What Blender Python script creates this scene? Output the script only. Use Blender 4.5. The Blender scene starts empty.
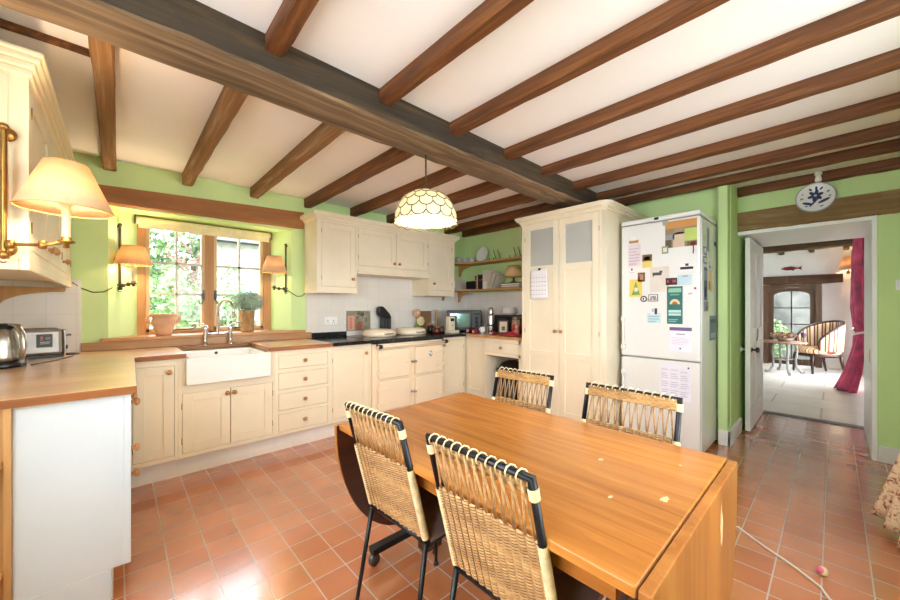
import bpy, bmesh, math, random
from mathutils import Vector, Matrix
random.seed(7)
SC = bpy.context.scene
COL = SC.collection
PI = math.pi
OFF = {}

# ------------------------------------------------------------------ materials
def lin(c):
    if isinstance(c, str):
        c = [int(c[i:i+2], 16)/255 for i in (0, 2, 4)]
    return tuple((x/12.92 if x <= .04045 else ((x+.055)/1.055)**2.4) for x in c) + (1,)

def nodes(name):
    m = bpy.data.materials.new(name); m.use_nodes = True
    nt = m.node_tree
    return m, nt, nt.nodes['Principled BSDF'], nt.nodes, nt.links

def mix_ramp(nt, fac, stops):
    r = nt.nodes.new('ShaderNodeValToRGB')
    while len(r.color_ramp.elements) < len(stops): r.color_ramp.elements.new(.5)
    for e, (p, c) in zip(r.color_ramp.elements, stops):
        e.position = p; e.color = lin(c)
    nt.links.new(fac, r.inputs[0])
    return r.outputs[0]

def noise(nt, scale=(1, 1, 1), s=5, detail=4, dist=0, rough=.5, coord='Object'):
    tc = nt.nodes.new('ShaderNodeTexCoord'); mp = nt.nodes.new('ShaderNodeMapping')
    mp.inputs['Scale'].default_value = scale
    n = nt.nodes.new('ShaderNodeTexNoise')
    n.inputs['Scale'].default_value = s; n.inputs['Detail'].default_value = detail
    n.inputs['Distortion'].default_value = dist; n.inputs['Roughness'].default_value = rough
    nt.links.new(tc.outputs[coord], mp.inputs[0]); nt.links.new(mp.outputs[0], n.inputs[0])
    return n.outputs[0]

def bump(nt, b, h, strength=.2, dist=.002):
    n = nt.nodes.new('ShaderNodeBump'); n.inputs['Strength'].default_value = strength
    n.inputs['Distance'].default_value = dist
    nt.links.new(h, n.inputs['Height']); nt.links.new(n.outputs[0], b.inputs['Normal'])

def plain(name, c, rough=.5, metal=0, var=.06, s=6, bmp=0, coat=0):
    m, nt, b, N, L = nodes(name)
    rgb = [int(c[i:i+2], 16)/255 for i in (0, 2, 4)]
    lo = [max(0, x*(1-var)) for x in rgb]; hi = [min(1, x*(1+var*.5)) for x in rgb]
    f = noise(nt, s=s)
    L.new(mix_ramp(nt, f, [(.3, lo), (.7, hi)]), b.inputs['Base Color'])
    b.inputs['Roughness'].default_value = rough; b.inputs['Metallic'].default_value = metal
    b.inputs['Coat Weight'].default_value = coat
    if bmp: bump(nt, b, noise(nt, s=s*12), bmp)
    return m

def wood(name, dark, light, axis='x', s=14, rough=.45, stretch=.08, mid=None, coat=0, bmp=.1, dist=1.2):
    m, nt, b, N, L = nodes(name)
    sc = {'x': (stretch, 1, 1), 'y': (1, stretch, 1), 'z': (1, 1, stretch)}[axis]
    f = noise(nt, sc, s, 6, dist, .6)
    stops = [(.3, dark), (.7, light)] if mid is None else [(.28, dark), (.5, mid), (.72, light)]
    c = mix_ramp(nt, f, stops)
    f2 = noise(nt, (sc[0]*.5, sc[1]*.5, sc[2]*.5), s*.35, 3, .5)
    c2 = mix_ramp(nt, f2, [(.3, (.78, .76, .74)), (.65, (1, 1, 1))])
    mx = N.new('ShaderNodeMix'); mx.data_type = 'RGBA'; mx.blend_type = 'MULTIPLY'; mx.inputs[0].default_value = .8
    L.new(c, mx.inputs[6]); L.new(c2, mx.inputs[7]); L.new(mx.outputs[2], b.inputs['Base Color'])
    b.inputs['Roughness'].default_value = rough; b.inputs['Coat Weight'].default_value = coat
    b.inputs['Coat Roughness'].default_value = .25
    bump(nt, b, f, bmp)
    return m

def tiles(name, c1, c2, mortar, size, msize, rough, axes='xy', origin=(0, 0), nvar=.5, bmp=.4, offset=0, w=None):
    m, nt, b, N, L = nodes(name)
    tc = N.new('ShaderNodeNewGeometry'); sp = N.new('ShaderNodeSeparateXYZ'); cb = N.new('ShaderNodeCombineXYZ')
    L.new(tc.outputs['Position'], sp.inputs[0])
    for i, a in enumerate(axes):
        ad = N.new('ShaderNodeMath'); ad.operation = 'SUBTRACT'; ad.inputs[1].default_value = origin[i]
        L.new(sp.outputs['xyz'.index(a)], ad.inputs[0]); L.new(ad.outputs[0], cb.inputs[i])
    br = N.new('ShaderNodeTexBrick')
    br.offset = offset; br.squash = 1
    br.inputs['Color1'].default_value = lin(c1); br.inputs['Color2'].default_value = lin(c2)
    br.inputs['Mortar'].default_value = lin(mortar); br.inputs['Scale'].default_value = 1
    br.inputs['Mortar Size'].default_value = msize; br.inputs['Mortar Smooth'].default_value = .1
    br.inputs['Brick Width'].default_value = w or size; br.inputs['Row Height'].default_value = size
    L.new(cb.outputs[0], br.inputs[0])
    f = noise(nt, s=4, detail=6)
    c = mix_ramp(nt, f, [(.25, (1-nvar*.5,)*3), (.75, (1, 1, 1))])
    mx = N.new('ShaderNodeMix'); mx.data_type = 'RGBA'; mx.blend_type = 'MULTIPLY'; mx.inputs[0].default_value = 1
    L.new(br.outputs['Color'], mx.inputs[6]); L.new(c, mx.inputs[7]); L.new(mx.outputs[2], b.inputs['Base Color'])
    inv = N.new('ShaderNodeMath'); inv.operation = 'SUBTRACT'; inv.inputs[0].default_value = 1
    L.new(br.outputs['Fac'], inv.inputs[1])
    bump(nt, b, inv.outputs[0], bmp, .003)
    rr = N.new('ShaderNodeMapRange'); L.new(br.outputs['Fac'], rr.inputs[0])
    rr.inputs[3].default_value = rough; rr.inputs[4].default_value = .85
    L.new(rr.outputs[0], b.inputs['Roughness'])
    return m

def shade_mat(name, c, trans=.6, warm=None):
    m, nt, b, N, L = nodes(name)
    t = N.new('ShaderNodeBsdfTranslucent'); t.inputs[0].default_value = lin(warm or c)
    d = N.new('ShaderNodeBsdfDiffuse'); d.inputs[0].default_value = lin(c)
    f = noise(nt, s=60)
    L.new(mix_ramp(nt, f, [(.3, [x*.94 for x in lin_s(c)]), (.7, lin_s(c))]), d.inputs[0])
    mx = N.new('ShaderNodeMixShader'); mx.inputs[0].default_value = trans
    L.new(d.outputs[0], mx.inputs[1]); L.new(t.outputs[0], mx.inputs[2])
    L.new(mx.outputs[0], nt.nodes['Material Output'].inputs[0])
    return m

def lin_s(c): return [int(c[i:i+2], 16)/255 for i in (0, 2, 4)]

def emit(name, c, e):
    m, nt, b, N, L = nodes(name)
    b.inputs['Base Color'].default_value = lin(c); b.inputs['Emission Color'].default_value = lin(c)
    b.inputs['Emission Strength'].default_value = e
    return m

def glass_mat(name, tint='ffffff', refl=.012):
    m, nt, b, N, L = nodes(name)
    t = N.new('ShaderNodeBsdfTransparent'); t.inputs[0].default_value = lin(tint)
    g = N.new('ShaderNodeBsdfGlossy'); g.inputs['Roughness'].default_value = .02
    mx = N.new('ShaderNodeMixShader'); mx.inputs[0].default_value = refl
    L.new(t.outputs[0], mx.inputs[1]); L.new(g.outputs[0], mx.inputs[2])
    L.new(mx.outputs[0], nt.nodes['Material Output'].inputs[0])
    return m

def stripes(name, stops, axis, freq, rough=.8):
    m, nt, b, N, L = nodes(name)
    tc = N.new('ShaderNodeTexCoord'); sp = N.new('ShaderNodeSeparateXYZ')
    L.new(tc.outputs['Object'], sp.inputs[0])
    mu = N.new('ShaderNodeMath'); mu.operation = 'MULTIPLY'; mu.inputs[1].default_value = freq
    L.new(sp.outputs['xyz'.index(axis)], mu.inputs[0])
    fr = N.new('ShaderNodeMath'); fr.operation = 'FRACT'; L.new(mu.outputs[0], fr.inputs[0])
    r = N.new('ShaderNodeValToRGB'); r.color_ramp.interpolation = 'CONSTANT'
    while len(r.color_ramp.elements) < len(stops): r.color_ramp.elements.new(.5)
    for e, (p, c) in zip(r.color_ramp.elements, stops): e.position = p; e.color = lin(c)
    L.new(fr.outputs[0], r.inputs[0]); L.new(r.outputs[0], b.inputs['Base Color'])
    b.inputs['Roughness'].default_value = rough
    return m

def spotted(name, base, spots, s, lo=.6):
    m, nt, b, N, L = nodes(name)
    f = noise(nt, s=s, detail=3, dist=.6)
    f2 = noise(nt, (1, 1, .6), s*2.3, 3)
    a = mix_ramp(nt, f, [(lo-.06, base), (lo, spots[0]), (lo+.06, spots[1])])
    c = mix_ramp(nt, f2, [(.56, (1, 1, 1)), (.62, spots[2])])
    mx = N.new('ShaderNodeMix'); mx.data_type = 'RGBA'; mx.blend_type = 'MULTIPLY'; mx.inputs[0].default_value = .7
    L.new(a, mx.inputs[6]); L.new(c, mx.inputs[7]); L.new(mx.outputs[2], b.inputs['Base Color'])
    b.inputs['Roughness'].default_value = .9
    return m

M = dict(
    green=plain('green wall paint', 'd0eaa6', .85, var=.03, s=1.5, bmp=.05),
    white_wall=plain('white plaster', 'f4f2ee', .9, var=.02, s=2),
    ceiling=plain('white ceiling paint', 'f9f8fa', .95, var=.02, s=1.2),
    cream=plain('cream cabinet paint', 'ece0c6', .45, var=.025, s=3),
    cream_wall=plain('warm cream cabinet paint', 'e6d9bb', .45, var=.025, s=3),
    panel_white=plain('pale grey white panel paint', 'cdd3d6', .5, var=.02, s=3),
    plinth=plain('white plinth paint', 'e9e6e0', .5, var=.03, s=3),
    enamel=plain('cream enamel', 'f3e2c6', .15, var=.01, s=2, coat=.4),
    white_enamel=plain('white appliance enamel', 'e2e1de', .2, var=.01, s=2),
    ceramic=plain('glazed white ceramic', 'f3f1ee', .12, var=.015, s=2),
    gloss_white=plain('white gloss paint', 'f8f9f8', .35, var=.02, s=3),
    black_metal=plain('black painted steel', '15151a', .4, .3, var=.2, s=20),
    black=plain('black plastic', '141316', .35, var=.2),
    dark_grey=plain('dark grey plastic', '3a3a3e', .4, var=.1),
    chrome=plain('chrome', 'd8d8da', .12, 1, var=.02),
    steel=plain('brushed steel', 'bdb9b4', .25, 1, var=.06, s=12),
    pewter=plain('dark pewter', '5f5d5c', .4, .8, var=.15, s=20),
    brass=plain('aged brass', 'a98246', .3, .95, var=.12, s=25),
    bronze=plain('dark bronze', '5b4a34', .4, .8, var=.15, s=25),
    granite=plain('black granite', '1d1f24', .18, var=.5, s=90),
    knob=wood('turned pine knob', 'a8703c', 'd3a06a', 'x', 30, .45),
    oak_x=wood('oiled oak worktop', 'c3925f', 'ebcca3', 'x', 12, .3, mid='dab184', coat=.25),
    oak_y=wood('oiled oak worktop across', 'b27a45', 'd6a772', 'y', 12, .28, mid='cb9660', coat=.25),
    oak_frame=wood('oak window frame', 'b47d45', 'd2a066', 'z', 12, .5),
    oak_sill=wood('oak sill', 'b37a42', 'd2a066', 'x', 12, .4, coat=.2),
    pine=wood('pine shelf', 'c58e4d', 'e3b679', 'z', 9, .5),
    pine_y=wood('pine shelf board', 'c08646', 'dfae6c', 'y', 9, .5),
    table=wood('orange varnished table wood', '9c5c20', 'c8833c', 'y', 22, .25, mid='b5702c', coat=.35, stretch=.06),
    table_x=wood('orange varnished leaf wood', '9c5a20', 'cb8a44', 'z', 16, .28, mid='b67232', coat=.3, stretch=.06),
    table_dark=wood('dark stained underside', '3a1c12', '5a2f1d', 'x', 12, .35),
    beam=wood('old oak beam', '4e3c2b', 'ae9272', 'x', 12, .75, .05, '7f684f', bmp=.6, dist=2.0),
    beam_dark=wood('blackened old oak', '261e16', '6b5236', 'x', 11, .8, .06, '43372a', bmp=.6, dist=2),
    joist=wood('brown ceiling joist', '3f2210', 'a2672f', 'y', 14, .6, .05, '74431b', bmp=.5, dist=2),
    joist_pale=wood('weathered pale joist', '6f4a28', 'cdb492', 'y', 11, .75, .06, '966d42', bmp=.5),
    lintel=wood('warm brown lintel', '925a2a', 'c48a52', 'x', 9, .6, .06, 'a9703c', bmp=.3),
    lintel_y=wood('grey brown lintel', '7a5c36', 'd0ae7a', 'y', 10, .7, .06, '9a7a4a', bmp=.5),
    log=wood('dark hewn log', '3f2b1c', '76553a', 'y', 8, .8, .1, bmp=.6),
    dark_wood=wood('dark brown door wood', '4c3524', '7a5a3e', 'z', 10, .5),
    mahogany=wood('dark mahogany', '2a140d', '4a2416', 'z', 12, .3),
    rattan=wood('woven rattan', '966a3c', 'd4ac7a', 'z', 70, .55, .6, 'b98d5c', bmp=.3),
    rattan_dark=wood('darker brown rattan', '8f6638', 'cda468', 'y', 60, .55, .3, 'b38850', bmp=.3),
    cane=plain('pale cane binding', 'e0c89c', .5, var=.12, s=40),
    leather=plain('dark brown leather', '8a7066', .22, var=.25, s=8, bmp=.1),
    terracotta_pot=plain('terracotta pot', 'e0ae8c', .8, var=.12, s=8),
    basket=wood('woven basket', '9b7446', 'cda874', 'z', 40, .8, .5),
    leaf=plain('sage green leaves', 'aabfa8', .7, var=.3, s=12),
    hedge=plain('garden leaves', '4f6a3d', .8, var=.45, s=3),
    hedge_pale=plain('pale garden leaves', '728c5a', .8, var=.35, s=3),
    hedge_pink=plain('pinkish garden leaves', '8f605a', .8, var=.3, s=3),
    bark=plain('bark', '6d5844', .9, var=.3, s=10),
    lawn=plain('lawn', '6a8850', .95, var=.3, s=3),
    stone=plain('pale stone wall', '8d887f', .9, var=.12, s=8),
    slate=plain('slate roof', '4a484e', .8, var=.2, s=8),
    glass=glass_mat('window glass'),
    frost=plain('grey obscured glass', 'b9bab4', .12, var=.05, s=2, coat=.5),
    blind=plain('ivory blind fabric', 'efdfb8', .9, var=.05, s=20),
    shade=shade_mat('parchment shade', 'eccda4', .24, 'f3cfa0'),
    shade_small=shade_mat('parchment shade small', 'e6c49c', .24, 'f0cb9c'),
    capiz=shade_mat('capiz shell', 'efe6c4', .12, 'fff0c0'),
    lead=plain('dark lead line', '4d4628', .5, .5),
    candle=plain('ivory candle tube', 'f1dfb5', .5, var=.03),
    bulb=emit('lamp bulb', 'ffe2b0', 14),
    paper=plain('white paper', 'efedf0', .8, var=.02),
    pink_cloth=plain('crimson curtain silk', 'c8466e', .3, var=.3, s=6),
    dark_red=plain('deep red', '7a1a22', .6, var=.3, s=8),
    red=plain('red cloth', 'b02a34', .7, var=.3, s=10),
    stone_floor=tiles('pale stone floor', 'efe9df', 'e6ded2', 'cfc6b8', .6, .008, .35, 'yx', (0.1, .2), .12, .2, .5, .9),
    floor=tiles('terracotta quarry tiles', 'cf8253', 'bf6c40', 'cbb2a0', .154, .0030, .16, 'xy', (.175, .037), .30, .4),
    tile_w=tiles('white wall tiles', 'eeeae4', 'ebe6df', 'dcd7cf', .15, .002, .12, 'xz', (-.222, .865), .04, .25),
    tile_b=tiles('white wall tiles return', 'eeeae4', 'ebe6df', 'dcd7cf', .15, .002, .12, 'yz', (3.79, .865), .04, .25),
    floral=spotted('floral curtain cotton', 'e6d2b0', ('b98a6a', '8e3f3c', 'b58f60'), 42, .58),
)
def weave(name, c1, c2, gap):
    m, nt, b, N, L = nodes(name)
    tc = N.new('ShaderNodeTexCoord'); sp = N.new('ShaderNodeSeparateXYZ'); cb = N.new('ShaderNodeCombineXYZ')
    L.new(tc.outputs['Object'], sp.inputs[0]); L.new(sp.outputs[2], cb.inputs[0]); L.new(sp.outputs[1], cb.inputs[1])
    br = N.new('ShaderNodeTexBrick'); br.offset = .5
    br.inputs['Color1'].default_value = lin(c1); br.inputs['Color2'].default_value = lin(c2); br.inputs['Mortar'].default_value = lin(gap)
    br.inputs['Scale'].default_value = 1; br.inputs['Mortar Size'].default_value = .0014; br.inputs['Mortar Smooth'].default_value = .6
    br.inputs['Brick Width'].default_value = .0085; br.inputs['Row Height'].default_value = .0262
    L.new(cb.outputs[0], br.inputs[0]); L.new(br.outputs['Color'], b.inputs['Base Color'])
    b.inputs['Roughness'].default_value = .5
    inv = N.new('ShaderNodeMath'); inv.operation = 'SUBTRACT'; inv.inputs[0].default_value = 1; L.new(br.outputs['Fac'], inv.inputs[1])
    bump(nt, b, inv.outputs[0], .6, .003)
    return m
M['weave'] = weave('rattan weave', 'c69b66', 'ae804d', '6e4c2b')  # strand pattern, with shade painted into the gaps as dark brown
fb = M['floor'].node_tree.nodes['Principled BSDF']; fb.inputs['Coat Weight'].default_value = .8; fb.inputs['Coat Roughness'].default_value = .22; fb.inputs['Coat IOR'].default_value = 2.0
for k_ in ('oak_x', 'oak_y'):
    ob_ = M[k_].node_tree.nodes['Principled BSDF']; ob_.inputs['Coat Weight'].default_value = .8; ob_.inputs['Coat IOR'].default_value = 1.5; ob_.inputs['Coat Roughness'].default_value = .3
def quick(c, rough=.7):
    k = 'q_' + c + str(rough)
    if k not in M: M[k] = plain('paint ' + c, c, rough, var=.04)
    return M[k]

# ------------------------------------------------------------------ mesh builder
class MB:
    def __init__(s): s.bm = bmesh.new()
    def box(s, x0, x1, y0, y1, z0, z1, mi=0):
        v = [s.bm.verts.new((x, y, z)) for x in (x0, x1) for y in (y0, y1) for z in (z0, z1)]
        for f in ((0, 1, 3, 2), (4, 6, 7, 5), (0, 4, 5, 1), (2, 3, 7, 6), (0, 2, 6, 4), (1, 5, 7, 3)):
            fc = s.bm.faces.new([v[i] for i in f]); fc.material_index = mi
        return s
    def mbox(s, mp, u0, u1, n0, n1, z0, z1):
        a = mp(u0, n0, z0); b = mp(u1, n1, z1)
        return s.box(min(a[0], b[0]), max(a[0], b[0]), min(a[1], b[1]), max(a[1], b[1]), min(a[2], b[2]), max(a[2], b[2]))
    def ring(s, pts): return [s.bm.verts.new(p) for p in pts]
    def bridge(s, a, b, smooth=True):
        n = len(a)
        for i in range(n):
            f = s.bm.faces.new((a[i], a[(i+1) % n], b[(i+1) % n], b[i])); f.smooth = smooth
    def tube(s, pts, r, seg=8, closed=False, cap=True):
        pts = [Vector(p) for p in pts]; n = len(pts)
        rr = r if isinstance(r, (list, tuple)) else [r]*n
        rings = []; up = None
        for i, p in enumerate(pts):
            a = pts[i-1] if (i > 0 or closed) else p
            b = pts[(i+1) % n] if (i < n-1 or closed) else p
            t = (b-a)
            if t.length < 1e-9: t = Vector((0, 0, 1))
            t.normalize()
            if up is None:
                up = Vector((0, 0, 1)) if abs(t.z) < .9 else Vector((1, 0, 0))
            x = up - t*up.dot(t)
            if x.length < 1e-4: x = t.orthogonal()
            x.normalize(); y = t.cross(x); up = x
            rings.append(s.ring([p + (x*math.cos(k*2*PI/seg)+y*math.sin(k*2*PI/seg))*rr[i] for k in range(seg)]))
        for i in range(n-1): s.bridge(rings[i], rings[i+1])
        if closed: s.bridge(rings[-1], rings[0])
        elif cap:
            s.bm.faces.new(rings[0][::-1]); s.bm.faces.new(rings[-1])
        return s
    def lathe(s, prof, o=(0, 0, 0), axis=(0, 0, 1), seg=20, sx=1, sy=1, smooth=True):
        q = Vector((0, 0, 1)).rotation_difference(Vector(axis)).to_matrix(); o = Vector(o)
        rings = []
        for r, z in prof:
            if r < 1e-6: rings.append([s.bm.verts.new(o + q @ Vector((0, 0, z)))])
            else: rings.append(s.ring([o + q @ Vector((r*sx*math.cos(k*2*PI/seg), r*sy*math.sin(k*2*PI/seg), z)) for k in range(seg)]))
        for a, b in zip(rings, rings[1:]):
            if len(a) == 1 and len(b) == 1: continue
            if len(a) == 1:
                for i in range(seg): s.bm.faces.new((a[0], b[i], b[(i+1) % seg])).smooth = smooth
            elif len(b) == 1:
                for i in range(seg): s.bm.faces.new((a[i], b[0], a[(i+1) % seg])).smooth = smooth
            else: s.bridge(a, b, smooth)
        return s
    def prism(s, poly, f, a, b, smooth=False):
        # f(p, q, t) -> xyz ; polygon in (p,q) pushed from t=a to t=b
        A = [s.bm.verts.new(f(p, q, a)) for p, q in poly]; B = [s.bm.verts.new(f(p, q, b)) for p, q in poly]
        s.bm.faces.new(A); s.bm.faces.new(B[::-1]); n = len(poly)
        for i in range(n):
            fc = s.bm.faces.new((A[i], B[i], B[(i+1) % n], A[(i+1) % n])); fc.smooth = smooth
        return s
    def grid(s, fn, nu, nv, smooth=True, closed=False):
        V = [[s.bm.verts.new(fn(i/nu, j/nv)) for j in range(nv+1)] for i in range(nu+1)]
        for i in range(nu):
            for j in range(nv):
                s.bm.faces.new((V[i][j], V[i+1][j], V[i+1][j+1], V[i][j+1])).smooth = smooth
        return s
    def ball(s, c, r, sx=1, sy=1, sz=1, u=12, v=8):
        prof = [(r*math.sin(PI*i/v), -r*math.cos(PI*i/v)*sz) for i in range(v+1)]
        prof[0] = (0, -r*sz); prof[-1] = (0, r*sz)
        return s.lathe(prof, c, seg=u, sx=sx, sy=sy)
    def leaves(s, fn, n, size, up=.3):
        for _ in range(n):
            c = Vector(fn()); d = Vector((random.gauss(0, 1), random.gauss(0, 1), random.gauss(0, 1)+up)).normalized()
            e = d.orthogonal().normalized(); e.rotate(Matrix.Rotation(random.random()*6.28, 3, d)); w = d.cross(e)
            L = size*random.uniform(.6, 1.3)
            s.bm.faces.new([s.bm.verts.new(p) for p in (c-d*L*.5, c+e*L*.25+w*L*.08, c+d*L*.5, c-e*L*.25+w*L*.08)])
        return s
    def move(s, m):
        bmesh.ops.transform(s.bm, matrix=m, verts=s.bm.verts[:]); return s

def offset_of(o):
    return OFF.get(o.name, Vector((0, 0, 0)))

def obj(name, mb, mat, parent=None, bev=0, solid=0, sub=0, wn=False):
    bm = mb.bm
    bmesh.ops.recalc_face_normals(bm, faces=bm.faces[:])
    if parent is not None: off = offset_of(parent)
    else:
        xs = [v.co for v in bm.verts]
        mn = Vector([min(c[i] for c in xs) for i in range(3)]); mxx = Vector([max(c[i] for c in xs) for i in range(3)])
        off = Vector(((mn.x+mxx.x)/2, (mn.y+mxx.y)/2, mn.z))
    bmesh.ops.translate(bm, vec=-off, verts=bm.verts[:])
    me = bpy.data.meshes.new(name); bm.to_mesh(me); bm.free()
    for m in (mat if isinstance(mat, (list, tuple)) else [mat]): me.materials.append(m)
    o = bpy.data.objects.new(name, me); COL.objects.link(o)
    if parent is not None: o.parent = parent
    else: o.location = off
    OFF[o.name] = off
    if solid:
        q = o.modifiers.new('thickness', 'SOLIDIFY'); q.thickness = solid; q.offset = 0
    if sub:
        q = o.modifiers.new('smooth', 'SUBSURF'); q.levels = sub; q.render_levels = sub
    if bev:
        q = o.modifiers.new('edge', 'BEVEL'); q.width = bev; q.segments = 2; q.limit_method = 'ANGLE'; q.angle_limit = .6
    return o

def tag(o, label, cat, group=None):
    o['label'] = label; o['category'] = cat
    if group: o['group'] = group
    return o

def thing(name, label, cat, loc, group=None, rz=0, local=False):
    o = bpy.data.objects.new(name, None); COL.objects.link(o)
    o.location = loc; o.rotation_euler = (0, 0, rz); o.empty_display_size = .1
    OFF[o.name] = Vector((0, 0, 0)) if local else Vector(loc)
    return tag(o, label, cat, group)

def struct(name, mb, mat, parent=None, **k):
    o = obj(name, mb, mat, parent, **k)
    if parent is None: o['kind'] = 'structure'
    return o

def copy_tree(o, parent=None):
    c = o.copy(); COL.objects.link(c); OFF[c.name] = offset_of(o)
    if parent is not None: c.parent = parent
    for ch in list(o.children): copy_tree(ch, c)
    return c

# ------------------------------------------------------------------ camera
F = 357.0546; ANG = math.radians(47.0824)
cam = bpy.data.cameras.new('camera'); co = bpy.data.objects.new('camera', cam); COL.objects.link(co)
cam.sensor_width = 36; cam.lens = F/900*36; cam.shift_y = 7/900; cam.clip_start = .02
co.location = (0, 0, 1.22); co.rotation_euler = (PI/2, 0, ANG-PI/2)
SC.camera = co

# ------------------------------------------------------------------ setting: kitchen
CE = 2.36; WY = 3.80; XL = -.62; YR = -.45
struct('floor', MB().box(XL-.1, 5.47, YR-.1, WY+.1, -.1, 0), M['floor'])
struct('ceiling', MB().box(XL-.1, 5.5, YR-.1, WY+.35, CE, CE+.1), M['ceiling'])
# window wall with splayed opening
def P_xy(p, q, t): return (p, q, t)
w = MB()
w.prism([(XL-.1, WY), (-.055, WY), (.118, 4.03), (.118, 4.12), (XL-.1, 4.12)], P_xy, -.1, CE)
w.prism([(1.305, WY), (3.95, WY), (3.95, 4.12), (1.176, 4.12), (1.176, 4.03)], P_xy, -.1, CE)
w.prism([(-.055, WY), (1.305, WY), (1.176, 4.03), (1.176, 4.12), (.118, 4.12), (.118, 4.03)], P_xy, 2.0, CE)
w.prism([(-.055, WY), (1.305, WY), (1.176, 4.03), (1.176, 4.12), (.118, 4.12), (.118, 4.03)], P_xy, -.1, .955)
struct('wall_window', w, M['green'])
struct('wall_left', MB().box(XL-.1, XL, YR-.1, -.05, -.1, CE).box(XL-.1, XL, 1.45, WY, -.1, CE).box(XL-.1, XL, -.05, 1.45, -.1, .9).box(XL-.1, XL, -.05, 1.45, 2.1, CE), M['white_wall'])
struct('wall_shelf', MB().box(3.85, 4.0, 2.22, WY, -.1, CE), M['green'])
struct('wall_alcove', MB().box(4.03, 4.2, .63, 2.3, -.1, CE), M['green'])
struct('wall_pier', MB().box(3.915, 4.42, .635, .708, -.1, CE), M['green'], bev=.012)
w = MB()
w.box(4.41, 5.47, .635, .75, -.1, CE)          # left reveal of the deep doorway
w.box(4.41, 5.47, -.236, .635, 1.948, CE)
w.box(4.41, 5.47, YR, -.235, -.1, CE)
struct('wall_door', w, M['green'])
w = MB()
w.box(XL, .75, YR-.15, YR, -.1, CE).box(2.55, 5.47, YR-.15, YR, -.1, CE)
w.box(.75, 2.55, YR-.15, YR, -.1, .9).box(.75, 2.55, YR-.15, YR, 2.0, CE)
struct('wall_right', w, M['green'])
# doorway lining and skirtings
struct('trim_1', MB().box(4.395, 5.46, -.235, -.205, 0, 1.913).box(4.395, 5.46, -.235, .634, 1.913, 1.947), M['gloss_white'], bev=.004)
struct('trim_2', MB().box(5.45, 5.53, -.22, .64, .0, .012), M['pewter'])
struct('baseboard_right', MB().box(4.385, 4.41, YR, -.237, 0, .13), M['plinth'], bev=.006)
struct('baseboard_pier', MB().box(3.895, 3.915, .612, .70, 0, .135).box(3.895, 4.47, .612, .635, 0, .135), M['gloss_white'], bev=.005)
struct('trim_3', MB().box(5.42, 5.47, .60, .634, 0, 1.899), M['gloss_white'])

# rough timbers
def timber(name, axis, a0, a1, c0, c1, z0, z1, mat, jit=.006, seg=18, ch=.015, dark=None, slope=0, taper=0):
    mb = MB(); rings = []
    for i in range(seg+1):
        t = i/seg; a = a0+(a1-a0)*t
        j = lambda: random.uniform(-jit, jit)
        zb = z0+slope*t; zt = z1+(slope+taper)*t
        pr = [(c0+j(), zb+ch+j()), (c0+ch+j(), zb+j()), ((c0+c1)/2+j(), zb+j()), (c1-ch+j(), zb+j()), (c1+j(), zb+ch+j()), (c1, zt), (c0, zt)]
        rings.append(mb.ring([((a, p, q) if axis == 'x' else (p, a, q)) for p, q in pr]))
    for A, B in zip(rings, rings[1:]):
        n = len(A)
        for i in range(n):
            f = mb.bm.faces.new((A[i], A[(i+1) % n], B[(i+1) % n], B[i])); f.smooth = False
            if dark is not None and i == dark: f.material_index = 1
    mb.bm.faces.new(rings[0][::-1]); mb.bm.faces.new(rings[-1])
    return struct(name, mb, mat)
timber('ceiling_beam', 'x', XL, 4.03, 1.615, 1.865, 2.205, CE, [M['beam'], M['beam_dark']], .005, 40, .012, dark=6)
for i, x in enumerate((-.085, .40, .925, 1.435, 1.96, 2.45, 2.95, 3.42)):
    m = M['joist_pale'] if i in (0, 1, 2) else M['joist']
    timber('ceiling_joist', 'y', 1.85, WY if i != 5 else WY, x, x+.075, 2.268, CE, m, .003, 16, .009)
for x in (.45, 1.0, 1.50, 2.035, 2.515, 3.03, 3.50, 3.86):
    timber('ceiling_joist', 'y', YR, 1.63, x, x+.072, 2.29, CE, M['joist'], .003, 16, .009)
timber('ceiling_joist', 'y', 1.85, WY, 3.78, 3.85, 2.27, CE, M['joist'], .004, 12, .01)
timber('ceiling_joist', 'y', YR, .63, 4.34, 4.41, 2.28, CE, M['joist'], .004, 10, .01)
timber('ceiling_batten', 'x', XL, -.08, 2.24, 2.268, 2.335, CE, M['joist'], .002, 8, .003)
timber('window_lintel', 'x', -.30, 1.42, 3.765, 3.86, 2.0, 2.135, M['lintel'], .004, 16, .012, slope=.035, taper=.035)
timber('door_lintel', 'y', .634, YR, 4.375, 4.44, 1.945, 2.125, M['lintel_y'], .006, 16, .012)

# tiles
struct('wall_tiles', MB().box(1.455, 3.85, 3.785, 3.80, .86, 1.64), M['tile_w'])
struct('wall_tiles', MB().box(XL, -.20, 3.785, 3.80, .86, 1.42), M['tile_w'])
struct('wall_tiles', MB().box(3.835, 3.85, 2.25, 3.785, .86, 1.42), M['tile_b'])
struct('wall_tiles', MB().box(XL, XL+.012, 1.5, 3.785, .86, 1.42), M['tile_b'])

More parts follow.
